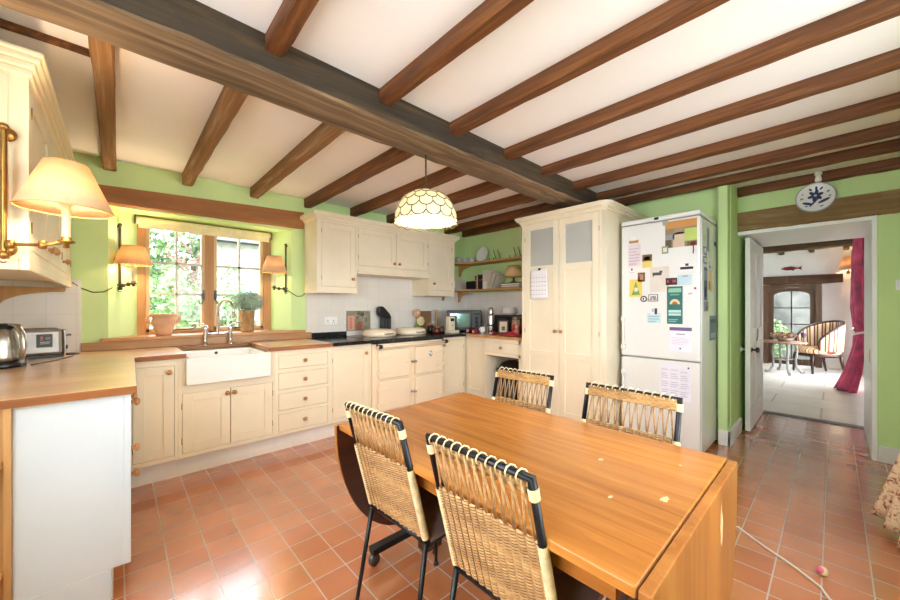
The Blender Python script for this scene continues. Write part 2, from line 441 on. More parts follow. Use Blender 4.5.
# window 1
win = thing('window_1', 'oak framed two light window with glazing bars over the sink', 'window', (.64, 4.05, .97)); win['kind'] = 'structure'
fr = MB()
fr.box(.115, .175, 4.03, 4.11, .965, 2.0).box(1.105, 1.175, 4.03, 4.11, .965, 2.0)
fr.box(.6, .67, 4.03, 4.11, .965, 2.0).box(.175, 1.105, 4.03, 4.11, .955, 1.0).box(.175, 1.105, 4.03, 4.11, 1.95, 2.0)
obj('frame', fr, M['oak_frame'], win, bev=.004)
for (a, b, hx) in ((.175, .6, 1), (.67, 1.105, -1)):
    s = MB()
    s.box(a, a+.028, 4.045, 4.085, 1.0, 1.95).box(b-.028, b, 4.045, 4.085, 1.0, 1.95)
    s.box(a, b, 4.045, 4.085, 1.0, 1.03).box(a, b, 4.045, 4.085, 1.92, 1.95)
    sash = obj('sash', s, plain('pale lit sash oak', 'd9b98f', .5), win, bev=.003)  # paler than the frame oak, daylight put into its colour
    g = MB(); mx = (a+b)/2
    g.box(mx-.009, mx+.009, 4.05, 4.08, 1.03, 1.92)
    for z in (1.335, 1.612): g.box(a+.028, b-.028, 4.05, 4.08, z-.009, z+.009)
    obj('glazing_bar', g, quick('c9c6c0', .5), sash)
    obj('pane', MB().box(a+.02, b-.02, 4.063, 4.067, 1.02, 1.93), M['glass'], sash)
    hx0 = (b-.014) if hx == 1 else (a+.014)
    h = MB(); h.box(hx0-.012, hx0+.012, 4.037, 4.045, 1.29, 1.38)
    h.tube([(hx0, 4.03, 1.37), (hx0, 4.02, 1.34), (hx0, 4.02, 1.29), (hx0-.012*hx, 4.02, 1.255), (hx0-.03*hx, 4.02, 1.25), (hx0-.036*hx, 4.02, 1.272), (hx0-.024*hx, 4.02, 1.28)], .006, 6)
    obj('handle', h, M['pewter'], sash)
    st = MB(); st.tube([(b-.26, 4.03, 1.015), (b-.1, 4.02, 1.02), (b-.07, 4.02, 1.04), (b-.085, 4.02, 1.06), (b-.105, 4.02, 1.048)], .006, 6)
    st.box(b-.27, b-.25, 4.02, 4.045, 1.005, 1.03)
    obj('stay', st, M['pewter'], sash)
bl = MB(); bl.tube([(.11, 4.005, 1.955), (1.16, 4.005, 1.955)], .033, 14)
bl.box(.125, 1.145, 3.975, 3.979, 1.895, 1.955)
bld = thing('roller_blind', 'ivory roller blind rolled up at the top of the window', 'blind', (.64, 4.0, 1.89))
obj('fabric', bl, M['blind'], bld)
obj('bottom_bar', MB().box(.125, 1.145, 3.97, 3.984, 1.888, 1.9), M['blind'], bld, bev=.003)
for x in (.10, 1.16): obj('bracket', MB().box(x, x+.008, 3.97, 4.04, 1.92, 1.99), M['bronze'], bld)
struct('window_sill', MB().prism([(-.09, 3.745), (1.43, 3.745), (1.43, 3.80), (1.30, 3.80), (1.174, 4.03), (.12, 4.03), (-.052, 3.80), (-.09, 3.80)], P_xy, .956, .982), M['oak_sill'], bev=.004)

# window 2, behind the camera on the right: lets the daylight in
w2 = thing('window_2', 'wide white framed window beside the floral curtain', 'window', (1.65, YR-.1, .9)); w2['kind'] = 'structure'
fr = MB()
for x in (.75, 1.33, 1.91, 2.5): fr.box(x, x+.05, YR-.12, YR-.06, .9, 2.0)
fr.box(.75, 2.55, YR-.12, YR-.06, .9, .95).box(.75, 2.55, YR-.12, YR-.06, 1.95, 2.0)
obj('frame', fr, M['gloss_white'], w2)
obj('pane', MB().box(.77, 2.53, YR-.092, YR-.088, .92, 1.98), M['glass'], w2)

w4 = thing('added_window', 'added white framed window out of view in the left wall', 'window', (XL-.05, .7, .9)); w4['kind'] = 'structure'  # unseen window, added to bring more daylight into the kitchen
fr = MB()
for y in (-.05, .67, 1.40): fr.box(XL-.08, XL-.02, y, y+.05, .9, 2.1)
fr.box(XL-.08, XL-.02, -.05, 1.45, .9, .95).box(XL-.08, XL-.02, -.05, 1.45, 2.05, 2.1)
obj('frame', fr, M['gloss_white'], w4)
obj('pane', MB().box(XL-.052, XL-.048, -.03, 1.43, .92, 2.08), M['glass'], w4)
# ------------------------------------------------------------------ kitchen units
def knob(mp, u, z, parent, n=0, r=.017, mat='knob'):
    mb = MB(); a = Vector(mp(u, n, z)); b = Vector(mp(u, n+1, z)); ax = (b-a).normalized()
    mb.lathe([(0, 0), (r*.55, 0), (r*.45, .008), (r*.5, .012), (r, .018), (r*1.02, .024), (r*.8, .031), (r*.3, .034), (0, .034)], a, ax, 14)
    return obj('knob', mb, M[mat], parent)

def shaker(mp, u0, u1, z0, z1, rail=.06, t=.02, rec=.009):
    mb = MB()
    mb.mbox(mp, u0, u0+rail, -t, 0, z0, z1); mb.mbox(mp, u1-rail, u1, -t, 0, z0, z1)
    mb.mbox(mp, u0+rail, u1-rail, -t, 0, z1-rail, z1); mb.mbox(mp, u0+rail, u1-rail, -t, 0, z0, z0+rail)
    mb.mbox(mp, u0+rail-.002, u1-rail+.002, -t, -rec, z0+rail-.002, z1-rail+.002)
    return mb

def hinges(mp, u, zs, parent):
    for z in zs:
        a = mp(u, .001, z-.022); b = mp(u, .001, z+.022)
        obj('hinge', MB().tube([a, b], .0028, 8), M['brass'], parent)

def unit(name, label, mp, u0, u1, z0, z1, depth, cols, cat='cabinet', mat='cream', plinth=True, t=.02, back=True, pn=-.055, group=None, extra=None):
    a = mp((u0+u1)/2, -depth/2, 0 if plinth else z0)
    th = thing(name, label, cat, a, group)
    b = MB()
    e = .0005
    b.mbox(mp, u0+e, u0+.018, -depth, -t, z0, z1); b.mbox(mp, u1-.018, u1-e, -depth, -t, z0, z1)
    b.mbox(mp, u0+.018, u1-.018, -depth, -t, z0, z0+.018); b.mbox(mp, u0+.018, u1-.018, -depth, -t, z1-.018, z1)
    b.mbox(mp, u0+.018, u1-.018, -depth, -depth+.012, z0+.018, z1-.018)
    # face frame
    prev = u0+e
    for (ca, cb, ops) in cols:
        if ca-prev > .001: b.mbox(mp, prev, ca, -t, 0, z0, z1)
        pz = z0
        for op in ops:
            if op[0]-pz > .001: b.mbox(mp, ca, cb, -t, 0, pz, op[0])
            pz = op[1]
        if z1-pz > .001: b.mbox(mp, ca, cb, -t, 0, pz, z1)
        prev = cb
    if u1-e-prev > .001: b.mbox(mp, prev, u1-e, -t, 0, z0, z1)
    for (ca, cb, ops) in cols:
        for op in ops:
            if op[2] != 'open': b.mbox(mp, ca-.004, cb+.004, -t-.012, -t, op[0]-.004, op[1]+.004)
    obj('body', b, M[mat], th)
    if plinth: obj('plinth', MB().mbox(mp, u0+e, u1-e, pn-.018, pn, 0, z0-.001), M['plinth'], th)
    g = .0025
    for (ca, cb, ops) in cols:
        for op in ops:
            za, zb, kind = op[:3]; kn = op[3] if len(op) > 3 else None
            if kind == 'door':
                d = obj('door', shaker(mp, ca+g, cb-g, za+g, zb-g, op[4] if len(op) > 4 else .06, t), M[mat], th, bev=.0015)
                if kn:
                    knob(mp, kn[0], kn[1], d)
                    hu = ca if abs(kn[0]-ca) > abs(kn[0]-cb) else cb
                    hinges(mp, hu, (za+.09, zb-.09), d)
            elif kind == 'drawer':
                mb = MB().mbox(mp, ca+g, cb-g, -t, 0, za+g, zb-g)
                d = obj('drawer', mb, M[mat], th, bev=.003)
                if kn: knob(mp, kn[0], kn[1], d)
            elif kind == 'panel':
                obj('panel', shaker(mp, ca+g, cb-g, za+g, zb-g, .05, t), M[mat], th, bev=.0015)
    return th

FW = 3.165
mW = lambda u, n, z: (u, FW-n, z)
mB = lambda u, n, z: (3.20-n, u, z)
mL = lambda u, n, z: (.04+n, u, z)
ZT = .855
unit('base_cabinet', 'cream base cabinet with one door between corner and white sink', mW, .045, .312, .14, ZT, .60, [(.07, .292, [(.172, .81, 'door', (.262, .765))])])
unit('sink_cabinet', 'cream two door cabinet under the white ceramic sink', mW, .312, .957, .14, .66, .60, [(.334, .635, [(.17, .60, 'door', (.612, .565))]), (.6351, .938, [(.17, .60, 'door', (.658, .565))])])
unit('drawer_cabinet', 'cream base cabinet of four stacked drawers right of the sink', mW, .957, 1.437, .14, ZT, .60,
     [(.983, 1.413, [(.166, .32, 'drawer', (1.2, .245)), (.346, .492, 'drawer', (1.2, .42)), (.522, .664, 'drawer', (1.2, .594)), (.697, .812, 'drawer', (1.2, .756))])])
unit('base_cabinet', 'cream base cabinet with one door left of the range cooker', mW, 1.437, 1.858, .14, ZT, .60, [(1.458, 1.838, [(.177, .815, 'door', (1.80, .765))])])
unit('base_cabinet', 'cream corner cabinet with one door right of the range cooker', mW, 2.79, 3.225, .14, ZT, .60, [(2.80, 3.178, [(.165, .815, 'door', (2.835, .765))])])
unit('base_cabinet', 'narrow cream panelled base cabinet turning the corner beside the kneehole', mB, 2.82, 3.14, .14, ZT, .60, [(2.84, 3.125, [(.17, .815, 'panel')])])
skc = [o for o in bpy.data.objects if o.get('label', '').startswith('cream two door cabinet under')][0]
obj('stile', MB().box(.3125, .351, FW-.002, FW+.02, .66, ZT), M['cream'], skc); obj('stile', MB().box(.904, .9565, FW-.002, FW+.02, .66, ZT), M['cream'], skc)
# desk unit with kneehole
dk = thing('desk_cabinet', 'cream desk unit with one drawer over an open kneehole', 'cabinet', (3.5, 2.55, 0))
b = MB()
b.box(3.18, 3.83, 2.262, 2.3, 0, ZT).box(3.2, 3.83, 2.80, 2.818, 0, ZT).box(3.18, 3.2, 2.80, 2.818, 0, ZT)
b.box(3.2, 3.83, 2.3, 2.80, .66, .678).box(3.82, 3.83, 2.3, 2.80, 0, .66)
b.box(3.18, 3.2, 2.3, 2.80, .66, .695).box(3.18, 3.2, 2.3, 2.80, .815, ZT).box(3.21, 3.22, 2.3, 2.8, .68, .83)
b.box(3.18, 3.2, 2.3, 2.325, .0, ZT)
obj('body', b, M['cream'], dk)
mD = lambda u, n, z: (3.18-n, u, z)
d = obj('drawer', MB().mbox(mD, 2.328, 2.797, -.02, 0, .698, .812), M['cream'], dk, bev=.003)
knob(mD, 2.565, .757, d)
# left run with white end panel
unit('base_cabinet', 'cream cabinet run under left worktop with white end panel', mL, 2.05, 3.10, .14, ZT, .60,
     [(2.10, 2.40, [(.17, .40, 'drawer'), (.42, .525, 'drawer', (2.135, .476)), (.54, .645, 'drawer', (2.135, .592)), (.66, .83, 'drawer', (2.135, .795))]), (2.42, 2.76, [(.17, .815, 'door', (2.45, .76))]), (2.78, 3.06, [(.17, .815, 'door', (2.82, .76))])])
lr = [o for o in bpy.data.objects if o.get('label', '').startswith('cream cabinet run')][0]
ep = MB().box(-.281, .04, 2.03, 2.049, .14, ZT).box(-.281, -.02, 2.03, 2.049, .0, .14)
pe = obj('end_panel', ep, M['panel_white'], lr, bev=.002)
pe['label'] = 'pale white painted end panel'
obj('end_strip', MB().box(.018, .0405, 2.0245, 2.031, .142, ZT-.002), M['panel_white'], lr, bev=.002)
# pine shelves at the end
ps = thing('end_shelf', 'open pine shelf unit at the end of the left worktop', 'shelf', (-.45, 1.95, 0))
obj('back_board', MB().box(-.615, -.2815, 2.018, 2.035, 0, ZT), M['pine'], ps)
for z in (.28, .67):
    pts = [(-.3, 2.018)] + [(-.6+.3*math.cos(a), 2.018-.26*math.sin(a)) for a in [PI/2*i/8 for i in range(9)]] + [(-.6, 2.018)]
    obj('shelf', MB().prism(pts[1:], P_xy, z-.022, z), M['pine_y'], ps)
obj('edge_trim', MB().box(-.299, -.2815, 2.008, 2.018, 0, ZT), M['pine'], ps)

# worktops
wl = MB()
wl.prism([(XL, 1.995), (.058, 1.995), (.08, 3.125), (.355, 3.125), (.355, 3.70), (.9, 3.70), (.9, 3.125), (1.445, 3.125), (1.445, 3.78), (XL+.012, 3.78), (XL+.012, 1.995)], P_xy, .857, .89)
wlo = obj('worktop', wl, [M['oak_x'], wood('darker oak edge', '874a1e', 'b0723a', 'x', 14, .4, mid='9b5c28')], bev=.004)
for p in wlo.data.polygons:
    if abs(p.normal.z) < .5: p.material_index = 1
tag(wlo, 'L shaped oiled oak worktop running from left end around the sink', 'worktop')
tag(obj('worktop', MB().box(3.155, 3.835, 2.262, 3.105, .857, .89), M['oak_y'], bev=.003), 'short oak worktop with clutter beside the tall larder cupboard', 'worktop')
tag(obj('worktop', MB().box(1.446, 1.858, 3.125, 3.785, .857, .89), M['granite'], bev=.003), 'black granite slab worktop left of the range cooker', 'worktop')
tag(obj('worktop', MB().prism([(2.791, 3.125), (3.154, 3.125), (3.154, 3.106), (3.835, 3.106), (3.835, 3.784), (2.791, 3.784)], P_xy, .857, .89), M['granite'], bev=.003), 'black granite corner worktop right of the range cooker', 'worktop')
tag(obj('upstand', MB().box(-.2, 1.50, 3.762, 3.785, .891, .955), M['oak_sill'], bev=.003), 'long oak upstand behind sink under the window sill', 'upstand')
tag(obj('upstand', MB().box(1.501, 1.90, 3.762, 3.784, .891, .945), M['granite'], bev=.003), 'black granite upstand behind the slab left of cooker', 'upstand')

# sink
sk = thing('sink', 'white ceramic butler sink with deep apron under the window', 'sink', (.63, 3.4, .66))
b = MB()
x0, x1, y0, y1, z0, z1 = .352, .903, 3.095, 3.66, .664, .853
b.box(x0, x1, y0, y0+.028, z0, z1).box(x0, x1, y1-.028, y1, z0, z1)
b.box(x0, x0+.028, y0+.028, y1-.028, z0, z1).box(x1-.028, x1, y0+.028, y1-.028, z0, z1).box(x0+.028, x1-.028, y0+.028, y1-.028, z0, z0+.03)
obj('bowl', b, M['ceramic'], sk, bev=.006)
obj('overflow', MB().lathe([(0, 0), (.012, 0), (.012, .004), (0, .004)], (.62, 3.631, .825), (0, -1, 0), 12), M['dark_grey'], sk)
obj('drain', MB().lathe([(0, 0), (.04, 0), (.04, .004), (0, .006)], (.62, 3.4, .694), seg=16), M['chrome'], sk)
# bridge tap
tp = thing('bridge_tap', 'chrome bridge tap with tall curved spout behind the sink', 'tap', (.65, 3.72, .89))
for x in (.555, .745):
    obj('pillar', MB().lathe([(.026, .89), (.026, .897), (.013, .905), (.011, .95), (.016, .96), (.016, 1.01), (.02, 1.02), (.02, 1.05), (.012, 1.06), (0, 1.062)], (x, 3.72, 0), seg=14), M['chrome'], tp)
    s = 1 if x > .65 else -1
    h = obj('lever', MB().tube([(x, 3.72, 1.055), (x+s*.02, 3.72, 1.075), (x+s*.1, 3.71, 1.075)], .006, 8), M['chrome'], tp)
obj('bridge', MB().tube([(.555, 3.72, 1.0), (.60, 3.72, .985), (.65, 3.72, .99), (.70, 3.72, .985), (.745, 3.72, 1.0)], .010, 8), M['chrome'], tp)
sp = [(.65, 3.72, .99), (.65, 3.72, 1.19)] + [(.65+.05*(1-math.cos(a))*.9, 3.72-.07*(1-math.cos(a)), 1.19+.095*math.sin(a)) for a in [PI*i/12 for i in range(1, 13)]]
sp += [(sp[-1][0], sp[-1][1], 1.13)]
obj('spout', MB().tube(sp, .011, 10), M['chrome'], tp)

# range cooker
rc = thing('range_cooker', 'cream enamel range cooker with four doors and black top', 'cooker', (2.325, 3.45, 0))
FY = 3.125
obj('body', MB().box(1.862, 2.787, FY+.01, 3.78, .10, .845), M['enamel'], rc, bev=.004)
obj('plinth', MB().box(1.87, 2.78, FY+.08, 3.7, 0, .10), M['black'], rc)
obj('top_plate', MB().box(1.859, 2.789, FY-.012, 3.784, .846, .893), M['granite'], rc, bev=.006)
obj('front_strip', MB().box(1.90, 2.787, FY-.004, FY+.01, .79, .845), M['enamel'], rc, bev=.003)
mA = lambda u, n, z: (u, FY-n, z)
for (a, b_, z0, z1, hs) in ((1.915, 2.30, .487, .783, -1), (1.915, 2.30, .165, .465, -1), (2.378, 2.765, .483, .785, 1), (2.378, 2.765, .16, .462, 1)):
    d = obj('door', MB().mbox(mA, a, b_, -.009, .03, z0, z1), M['enamel'], rc, bev=.012)
    hu = a if hs < 0 else b_; lu = b_ if hs < 0 else a
    for z in (z0+.075, z1-.075):
        mb = MB().mbox(mA, min(hu, hu-hs*.10), max(hu, hu-hs*.10), .029, .040, z-.008, z+.008)
        mb.tube([mA(hu+hs*.012, .028, z-.018), mA(hu+hs*.012, .028, z+.018)], .012, 10)
        obj('hinge', mb, M['enamel'], d, bev=.003)
    mb = MB().lathe([(0, 0), (.012, 0), (.008, .01), (.014, .018), (.012, .026), (0, .03)], mA(lu+hs*(-.015) if False else lu-(-hs)*(-.02), .026, (z0+z1)/2), (0, -1, 0), 12)
    obj('catch', mb, M['steel'], d)
    lat = MB().mbox(mA, min(lu, lu+hs*.06), max(lu, lu+hs*.06), .029, .037, (z0+z1)/2-.007, (z0+z1)/2+.007)
    obj('latch', lat, M['enamel'], d)
bd = obj('badge', MB().lathe([(0, 0), (.024, 0), (.024, .004), (.018, .007), (0, .007)], mA(2.58, .03, .70), (0, -1, 0), 20, 1, 1.3), M['chrome'], rc)
obj('badge_centre', MB().lathe([(0, 0), (.014, 0), (.014, .003), (0, .003)], mA(2.58, .037, .70), (0, -1, 0), 16, 1, 1.3), quick('d6dcea', .3), bd)
rail = obj('towel_rail', MB().tube([mA(1.88, .06, .822), mA(2.80, .06, .822)], .014, 12), M['enamel'], rc)
for u in (1.905, 2.785):
    mb = MB().lathe([(0, -.02), (.02, -.02), (.024, 0), (.02, .02), (0, .02)], mA(u, .06, .822), (1, 0, 0), 12)
    mb.tube([mA(u, 0, .835), mA(u, .05, .822)], .012, 8)
    obj('rail_bracket', mb, M['black'], rail)
for (x, y) in ((2.165, 3.50), (2.60, 3.50)):
    lid = obj('hotplate_lid', MB().lathe([(0, .894), (.185, .894), (.192, .91), (.188, .945), (.165, .965), (.1, .975), (0, .978)], (x, y, 0), seg=32), M['enamel'], rc)
    lid['label'] = 'domed cream hotplate lid'
    h = MB()
    h.tube([(x-.05+.1*k/24, y-.205+.007*math.cos(k*1.6), .927+.007*math.sin(k*1.6)) for k in range(25)], .004, 6)
    h.box(x-.055, x-.045, y-.21, y-.18, .918, .936).box(x+.045, x+.055, y-.21, y-.18, .918, .936)
    obj('coil_handle', h, M['chrome'], lid)

# wall cabinets with cornice
mU = lambda u, n, z: (u, 3.45-n, z)
def wall_unit(label, u0, u1, z0, cols, cl=0, cr=0, hood=False):
    th = unit('wall_cabinet', label, mU, u0, u1, z0, 2.10, .33, cols, plinth=False)
    c = MB(); prof = [(0, 2.09), (.012, 2.095), (.018, 2.115), (.035, 2.125), (.05, 2.15), (.05, 2.16), (0, 2.16)]
    for (n0, za), (n1, zb) in zip(prof, prof[1:-1]):
        c.mbox(mU, u0-cl*max(n0, n1), u1+cr*max(n0, n1), -.33, max(n0, n1), za, max(zb, za+.004))
    obj('cornice', c, M['cream'], th)
    if hood: obj('hood_lip', MB().mbox(mU, u0+.001, u1-.001, -.30, .022, z0-.03, z0-.001).mbox(mU, u0+.001, u1-.001, .0, .03, z0-.012, z0+.012), M['cream'], th, bev=.002)
    return th
wall_unit('cream wall cabinet with one tall door left of the hood', 1.43, 1.86, 1.362, [(1.475, 1.846, [(1.425, 2.07, 'door', (1.807, 1.51))])], cl=1)
wall_unit('cream wall cabinet with two wide doors above the range cooker', 1.86, 2.842, 1.605, [(1.875, 2.358, [(1.665, 2.07, 'door', (2.327, 1.715))]), (2.3585, 2.832, [(1.665, 2.07, 'door', (2.397, 1.715))])], hood=True)
wall_unit('cream wall cabinet with one door beside the corner shelves', 2.842, 3.29, 1.362, [(2.86, 3.245, [(1.43, 2.07, 'door', (2.925, 1.515))])], cr=1)
# left wall cabinet
mLU = lambda u, n, z: (-.25+n, u, z)
lw = unit('wall_cabinet', 'cream tall wall cabinet on the left wall behind the large lamp', mLU, 2.10, 3.775, 1.40, 2.12, .36, [(2.15, 2.66, [(1.44, 2.07, 'door', (2.63, 1.5))]), (2.68, 3.19, [(1.44, 2.07, 'door', (2.71, 1.5))]), (3.21, 3.73, [(1.44, 2.07, 'door', (3.25, 1.5))])], mat='cream_wall', plinth=False)
c = MB()
for (n, za, zb) in ((.01, 2.10, 2.125), (.02, 2.125, 2.15), (.033, 2.15, 2.172), (.043, 2.172, 2.19)): c.box(XL+.012, -.25+n, 2.10-n, 3.78, za, zb)
obj('cornice', c, M['cream_wall'], lw, bev=.006)
obj('light_rail', MB().box(-.275, -.248, 2.098, 3.775, 1.36, 1.40).box(XL+.02, -.275, 2.098, 2.12, 1.36, 1.40), M['cream_wall'], lw, bev=.004)
obj('end_panel', MB().box(-.60, -.30, 2.094, 2.10, 1.42, 2.09), M['cream_wall'], lw, bev=.003)
def bracket_poly(dp, h):
    pts = [(0, 0), (dp, 0), (dp, -.02)]
    for i in range(9):
        a = PI/2*i/8
        pts.append((.03+(dp-.035)*(1-math.sin(a)), -.03-(h-.05)*(1-math.cos(a))))
    pts += [(.03, -h+.01), (.022, -h), (0, -h)]
    return pts
tag(obj('shelf_bracket', MB().prism(bracket_poly(.33, .15), lambda p, q, t: (XL+.013+p, t, 1.359+q), 3.755, 3.784), M['pine']), 'curved pine bracket under the left wall cabinet', 'bracket')

# larder
LX = 3.12
mLa = lambda u, n, z: (LX-n, u, z)
ld = thing('larder_cupboard', 'tall cream larder cupboard with two glazed top doors', 'cupboard', (3.7, 1.8, 0))
b = MB()
b.box(LX+.02, 4.025, 1.36, 1.378, 0, 2.08).box(LX+.02, 3.845, 2.222, 2.24, 0, 2.08).box(LX+.03, 3.84, 1.378, 2.222, 2.06, 2.08)
b.box(LX+.03, 3.84, 1.378, 2.222, .1, .118).box(3.83, 3.845, 1.378, 2.222, .118, 2.06)
b.mbox(mLa, 2.205, 2.24, -.02, 0, 0, 2.08).mbox(mLa, 1.415, 2.205, -.02, 0, 2.07, 2.08).mbox(mLa, 1.415, 2.205, -.02, 0, 0, .13).mbox(mLa, 1.39, 1.415, -.02, 0, 0, 2.08)
b.mbox(mLa, 1.40, 2.21, -.03, -.02, .12, 1.62)
b.box(LX+.02, LX+.03, 1.40, 2.21, 1.99, 2.07)
obj('body', b, M['cream'], ld)
q = MB(); pts = [(LX+.035, 1.395)] + [(LX+.035-.035*math.cos(a), 1.395-.035*math.sin(a)) for a in [PI/2*i/8 for i in range(9)]]
q.prism(pts, P_xy, 0, 2.08, smooth=True)
obj('corner_post', q, M['cream'], ld)
c = MB()
for (n, za, zb) in ((.012, 2.075, 2.09), (.022, 2.09, 2.108), (.042, 2.108, 2.128), (.055, 2.128, 2.148)):
    r = .035+n; cx, cy = LX+.035, 1.395
    pp = [(3.84, 2.24+n), (LX-n, 2.24+n), (LX-n, cy)] + [(cx-r*math.cos(a), cy-r*math.sin(a)) for a in [PI/2*i/8 for i in range(1, 9)]] + [(4.028, 1.36-n), (4.028, 1.5), (3.84, 1.5)]
    c.prism(pp, P_xy, za, zb)
obj('cornice', c, M['cream'], ld)
for (ca, cb, ku) in ((1.812, 2.203, 1.845), (1.417, 1.808, 1.782)):
    mb = MB(); t = .02; st = .062
    mb.mbox(mLa, ca, ca+st, -t, .001, .135, 2.068).mbox(mLa, cb-st, cb, -t, .001, .135, 2.068)
    for (za, zb) in ((.135, .215), (.725, .785), (1.57, 1.635), (2.005, 2.068)): mb.mbox(mLa, ca+st, cb-st, -t, .001, za, zb)
    for (za, zb) in ((.215, .725), (.785, 1.57)): mb.mbox(mLa, ca+st-.002, cb-st+.002, -t, -.009, za-.002, zb+.002)
    d = obj('door', mb, M['cream'], ld, bev=.0015)
    obj('glass_pane', MB().mbox(mLa, ca+st-.003, cb-st+.003, -.016, -.01, 1.632, 2.008), M['frost'], d)
    knob(mLa, ku, .985, d)
    hinges(mLa, cb if ca > 1.7 else ca, (.25, .98, 1.92), d)
# calendar on the larder
cal = thing('calendar', 'white paper calendar hanging on the left larder door', 'calendar', (3.11, 2.02, 1.29))
obj('page', MB().grid(lambda u, v: (LX-.005-.012*math.sin(v*1.6)*u, 2.128-.2*u, 1.30+.30*v), 10, 10), M['paper'], cal, solid=.002)
g = MB()
for i in range(5):
    for j in range(6): g.box(LX-.0225, LX-.0205, 2.108-.033*j-.004*(i % 2), 2.118-.033*j, 1.345+.042*i, 1.350+.042*i)
obj('day_mark', g, quick('6b6a70'), cal)
obj('clip', MB().box(LX-.02, LX-.004, 2.01, 2.03, 1.59, 1.61), M['black'], cal)

# ------------------------------------------------------------------ fridge
FX = 3.37; KF = .931; Y0, Y1 = .720, 1.325
fg = thing('fridge_freezer', 'tall white fridge freezer covered with magnets and papers', 'fridge', (3.67, 1.02, 0))
XB = 3.97
obj('body', MB().box(FX+.055, XB, Y0, Y1, .03, 1.945).box(FX+.1, XB-.04, Y0+.03, Y1-.03, 0, .03), M['white_enamel'], fg, bev=.006)
obj('top_panel', MB().box(FX+.002, XB, Y0, Y1, 1.957, 1.994), M['white_enamel'], fg, bev=.008)
obj('gasket', MB().box(FX+.035, FX+.056, Y0+.008, Y1-.008, .06, 1.956), quick('9b9b98', .6), fg)
bdg = obj('badge', MB().box(FX-.001, FX+.003, 1.017, 1.052, 1.966, 1.987), M['black'], fg, bev=.002)
for (za, zb, ha, hb, nm) in ((.783, 1.948, .845, 1.135, 'upper door'), (.055, .772, .37, .66, 'lower door')):
    d = obj('door', MB().box(FX, FX+.04, Y0, Y1, za, zb), M['white_enamel'], fg, bev=.012); d['label'] = nm
    h = MB().tube([(FX-.035, Y1-.03, ha), (FX-.035, Y1-.03, hb)], .009, 10)
    for z in (ha+.02, hb-.02): h.box(FX-.04, FX+.002, Y1-.04, Y1-.012, z-.018, z+.018)
    obj('handle', h, M['white_enamel'], d, bev=.003)

def card(name, label, cat, a, b, z0, z1, c, marks=(), side=False, t=.0015, group='papers and magnets on the fridge'):
    # a..b along the face, marks given as fractions of the sheet
    a, b = a*KF, b*KF; z0, z1 = 1.22+(z0-1.22)*KF, 1.22+(z1-1.22)*KF
    lo, hi = min(a, b), max(a, b)
    def bx(p0, p1, q0, q1, n0, n1):
        return MB().box(p0, p1, Y0-n1, Y0-n0, q0, q1) if side else MB().box(FX-n1, FX-n0, p0, p1, q0, q1)
    o = obj(name, bx(lo, hi, z0, z1, .0005, .0005+t), quick(c))
    tag(o, label, cat, group)
    W, H = hi-lo, z1-z0
    for (l, bo, r, tp_, mc) in marks:      # l,r measured left to right as seen from the room
        if side: p0, p1 = lo+l*W, lo+r*W
        else: p0, p1 = hi-r*W, hi-l*W
        obj('printed_block', bx(p0, p1, z0+bo*H, z0+tp_*H, .0005+t, .0009+t), quick(mc), o)
    return o
def lines(n, l=.08, r=.92, b=.08, t=.9, c='b9b6c4', hh=.35):
    st = (t-b)/n
    return [(l, b+i*st, r-(.25 if i % 4 == 0 else .03*(i % 3)), b+i*st+st*hh, c) for i in range(n)]
card('photo_print', 'large garden path photo at the top right of fridge', 'photo', .796, 1.037, 1.749, 1.985, '8a7f62', [(0, .72, 1, 1, 'c98f4e'), (.25, .0, .62, .55, 'cdb59c'), (.62, .2, 1, .66, 'b7c96a'), (0, .3, .3, .5, '8f8d92'), (.3, .48, .6, .7, '9a8a74'), (0, 0, .2, .3, '5c5138'), (.7, 0, 1, .16, '6d5b3a')])
card('magnet', 'round grey magnet on corner of the garden photo', 'magnet', 1.015, 1.055, 1.955, 1.995, 'a9a79f', t=.008)
card('magnet', 'small square green framed magnet below the garden photo', 'magnet', 1.013, 1.064, 1.702, 1.768, '8c9478', [(.2, .2, .8, .8, 'dcd9c2')], t=.005)
zf = lambda z: 1.22+(z-1.22)*KF
mg = MB().lathe([(0, 0), (.016, .002), (.018, .008), (.01, .014), (0, .015)], (FX, .822*KF, zf(1.765)), (-1, 0, 0), 12)
mg.tube([(FX-.005, .822*KF, zf(1.755)), (FX-.005, .82*KF, zf(1.72)), (FX-.004, .823*KF, zf(1.68))], .004, 6)
tag(obj('magnet', mg, M['dark_red']), 'red flower magnet with a hanging tail on the photo', 'magnet', 'papers and magnets on the fridge')
card('magnet', 'little boat shaped magnet high on the left of fridge', 'magnet', 1.263, 1.349, 1.83, 1.858, 'c58a4e', [(.25, .9, .75, 2.2, 'e9e6da'), (.15, .3, .85, .6, '6e7a70')], t=.004)
card('paper_note', 'pale pink sheet below the boat magnet on fridge', 'paper', 1.244, 1.357, 1.609, 1.821, 'dccdd2', lines(6, c='c3aeb8'))
card('photo_card', 'brown and yellow photo card right of the pink sheet', 'photo', 1.146, 1.229, 1.586, 1.71, 'e2cf74', [(0, .5, 1, 1, '7a5a34'), (.2, .58, .8, .85, 'd7b7a0')])
card('magnet', 'tiny white star magnet under the pink sheet', 'magnet', 1.303, 1.341, 1.545, 1.593, 'e9e7e2', [(.3, .5, .65, .95, '3c3c44'), (0, .05, 1, .15, 'a5a4a8')])
card('photo_card', 'small brown picture card above the green tree card', 'photo', 1.207, 1.27, 1.458, 1.545, '7c4b34', [(.3, .2, .75, .8, 'b98d68'), (.1, .6, .4, .9, 'a5704a')])
tr = card('greeting_card', 'yellow card with a green tree on the fridge', 'card', 1.232, 1.344, 1.317, 1.481, 'ecc95a')
